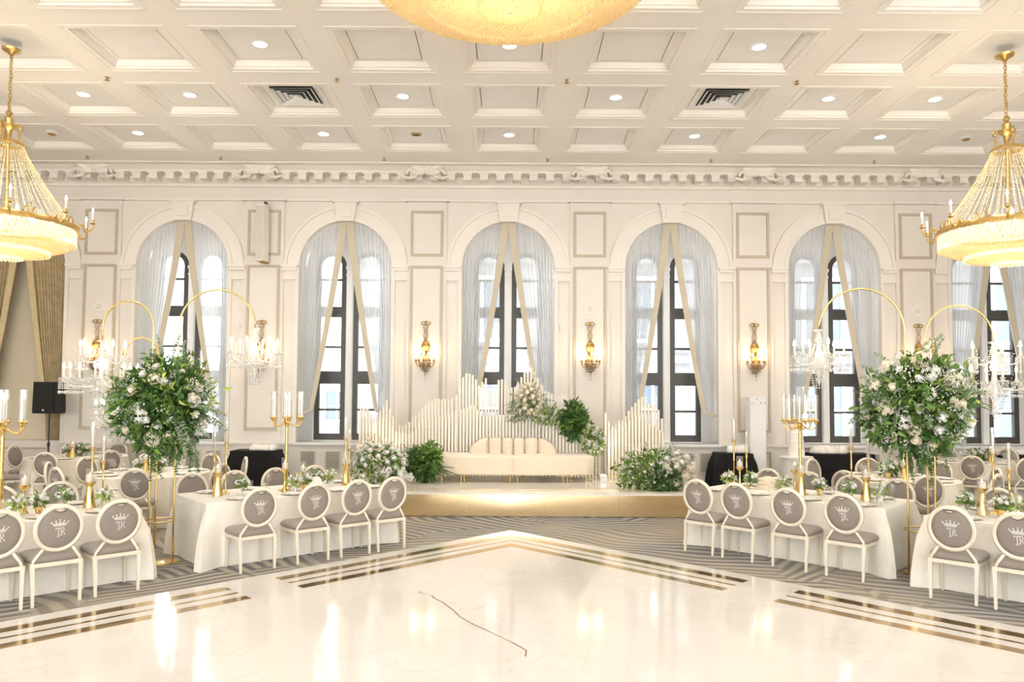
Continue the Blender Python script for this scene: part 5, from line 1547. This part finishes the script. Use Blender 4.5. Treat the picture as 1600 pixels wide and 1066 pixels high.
# ------------------------------------------------------------------ along the wall
def service_table(lab, x, y, w, d, h):
    t = thing('service_table', lab, 'table', (x, y, 0), 0, 'black-draped service tables')
    MB().box(-w/2+.03,w/2-.03,-d/2+.03,d/2-.03,.70,h-.01).build('table_top', 'black_metal', t)
    for sx in (-1,1):
        for sy in (-1,1): MB().box(sx*(w/2-.06)-.015,sx*(w/2-.06)+.015,sy*(d/2-.06)-.015,sy*(d/2-.06)+.015,0,.72).build('leg', 'black_metal', t)
    cloth(rect_fn(w, d), 200, h, int(abs(x)*10), .02).build('drape', 'black_cloth', t, smooth='auto')
def bundle(lab, x, y, z, w, d, h, seed, key='napkin'):
    rnd = random.Random(seed); t = thing('linen_bundle', lab, 'linens', (x, y, z), 0, 'folded linens on the service tables')
    for j in range(3):
        n, m = 22, 6; mb = MB(); ww, dd, hh = w*rnd.uniform(.35,.5), d*rnd.uniform(.7,.9), h*rnd.uniform(.7,1); ox = (j-1)*w*.28
        for r in range(m+1):
            ph = PI/2*r/m
            for i in range(n):
                a = 2*PI*i/n; k = (1+.18*math.sin(3*a+seed+j)+.10*math.sin(7*a+j*2))
                mb.v.append((ox+ww/2*math.cos(a)*math.cos(ph)**.6*k, dd/2*math.sin(a)*math.cos(ph)**.6*k, hh*math.sin(ph)*(1+.15*math.sin(5*a+r))))
        for r in range(m):
            for i in range(n): jn = (i+1) % n; mb.f.append((r*n+i, r*n+jn, (r+1)*n+jn, (r+1)*n+i)); mb.mi.append(0)
        mb.f.append(tuple(reversed(range(n)))); mb.mi.append(0)
        mb.build('folded_cloth', key if j != 1 else 'linen', t, smooth=True)
service_table('black-draped service table by the second window from left', -5.47, 16.15, .96, .55, .80)
bundle('crumpled white linens on the left black table', -5.30, 16.15, .805, .62, .40, .16, 3)
service_table('narrow black-draped table under the fourth window', 4.92, 16.15, .74, .5, .80)
bundle('white linens piled on the narrow black table', 5.02, 16.15, .805, .48, .36, .18, 4)
service_table('wide black-draped table behind the right round table', 7.25, 16.15, 1.30, .55, .80)
bundle('white folded linens on the wide black table', 7.05, 16.15, .805, .8, .40, .16, 5)
service_table('black-draped table at the far right window', 11.0, 16.15, 1.2, .55, .80)
bundle('white linens on the far right black table', 11.0, 16.15, .805, .8, .40, .14, 6)
o = thing('loudspeaker', 'black box loudspeaker on a pole at far left', 'speaker', (-9.93, 16.0, 1.58), -.12)
MB().prism([(-.26,0),(.26,0),(.27,.06),(.255,.68),(-.255,.68),(-.27,.06)], -.18, .14).build('cabinet', 'black_plastic', o)
MB().box(-.235,.235,-.195,-.18,.05,.64).build('grille', 'black_plastic', o); MB().box(-.02,.02,-.20,-.195,.055,.09).build('badge', 'emblem', o)
o = thing('speaker_stand', 'black tripod pole under the loudspeaker at far left', 'stand', (-9.93, 16.0, 0))
MB().lathe([(.016,.12),(.016,.85),(.028,.86),(.028,.95),(.014,.96),(.014,1.58)], 10).build('pole', 'black_metal', o, smooth='auto')
for kk in range(3):
    a = 2*PI*kk/3+.5; MB().tube([(.02*math.cos(a),.02*math.sin(a),.62),(.42*math.cos(a),.42*math.sin(a),.02)], .012, 6).build('leg', 'black_metal', o)
    MB().bar((.02*math.cos(a),.02*math.sin(a),.25),(.20*math.cos(a),.20*math.sin(a),.35),.015).build('brace', 'black_metal', o)
o = thing('equipment_case', 'low black case on the floor by the speaker stand', 'case', (-9.45, 15.75, 0))
MB().box(-.5,.5,-.2,.2,0,.56).build('case_body', 'black_plastic', o); MB().box(-.51,.51,-.21,.21,.40,.43).build('lid_seam', 'black_metal', o); MB().box(-.08,.08,-.225,-.21,.28,.31).build('handle', 'black_metal', o)
o = thing('white_pillar', 'tall plain white boxed pillar below a sconce at right', 'pillar', (5.42, 16.10, 0))
MB().box(-.17,.17,-.15,.15,0,1.86).build('shaft', 'white_paint', o)
MB().box(-.17,.17,-.155,.15,1.862,2.02).build('cap', 'white_paint', o)
for xx, zz in ((-.03,1.98),(.06,1.90),(-.13,1.89),(.15,1.89)): MB().lathe([(.012,0),(.012,.006),(1e-4,.007)], 8).build('screw', 'slot', o, (xx, -.1555, zz)).rotation_euler = (PI/2, 0, 0)
o = thing('cake_table', 'small round white-skirted cake table at right', 'table', (5.98, 15.3, 0))
MB().lathe([(.30,0),(.29,.4),(.28,.76),(.33,.77),(.33,.80),(1e-4,.80)], 28).build('skirted_top', 'white_paint', o, smooth='auto')
o = thing('wedding_cake', 'tall white tiered cake on the small round table', 'cake', (5.98, 15.3, .80))
z = 0
for r, h in ((.165,.16),(.155,.17),(.145,.17),(.135,.16)):
    MB().lathe([(1e-4,z),(r,z),(r,z+h-.012),(r-.012,z+h),(1e-4,z+h)], 26).build('tier', 'cake', o, smooth='auto'); z += h
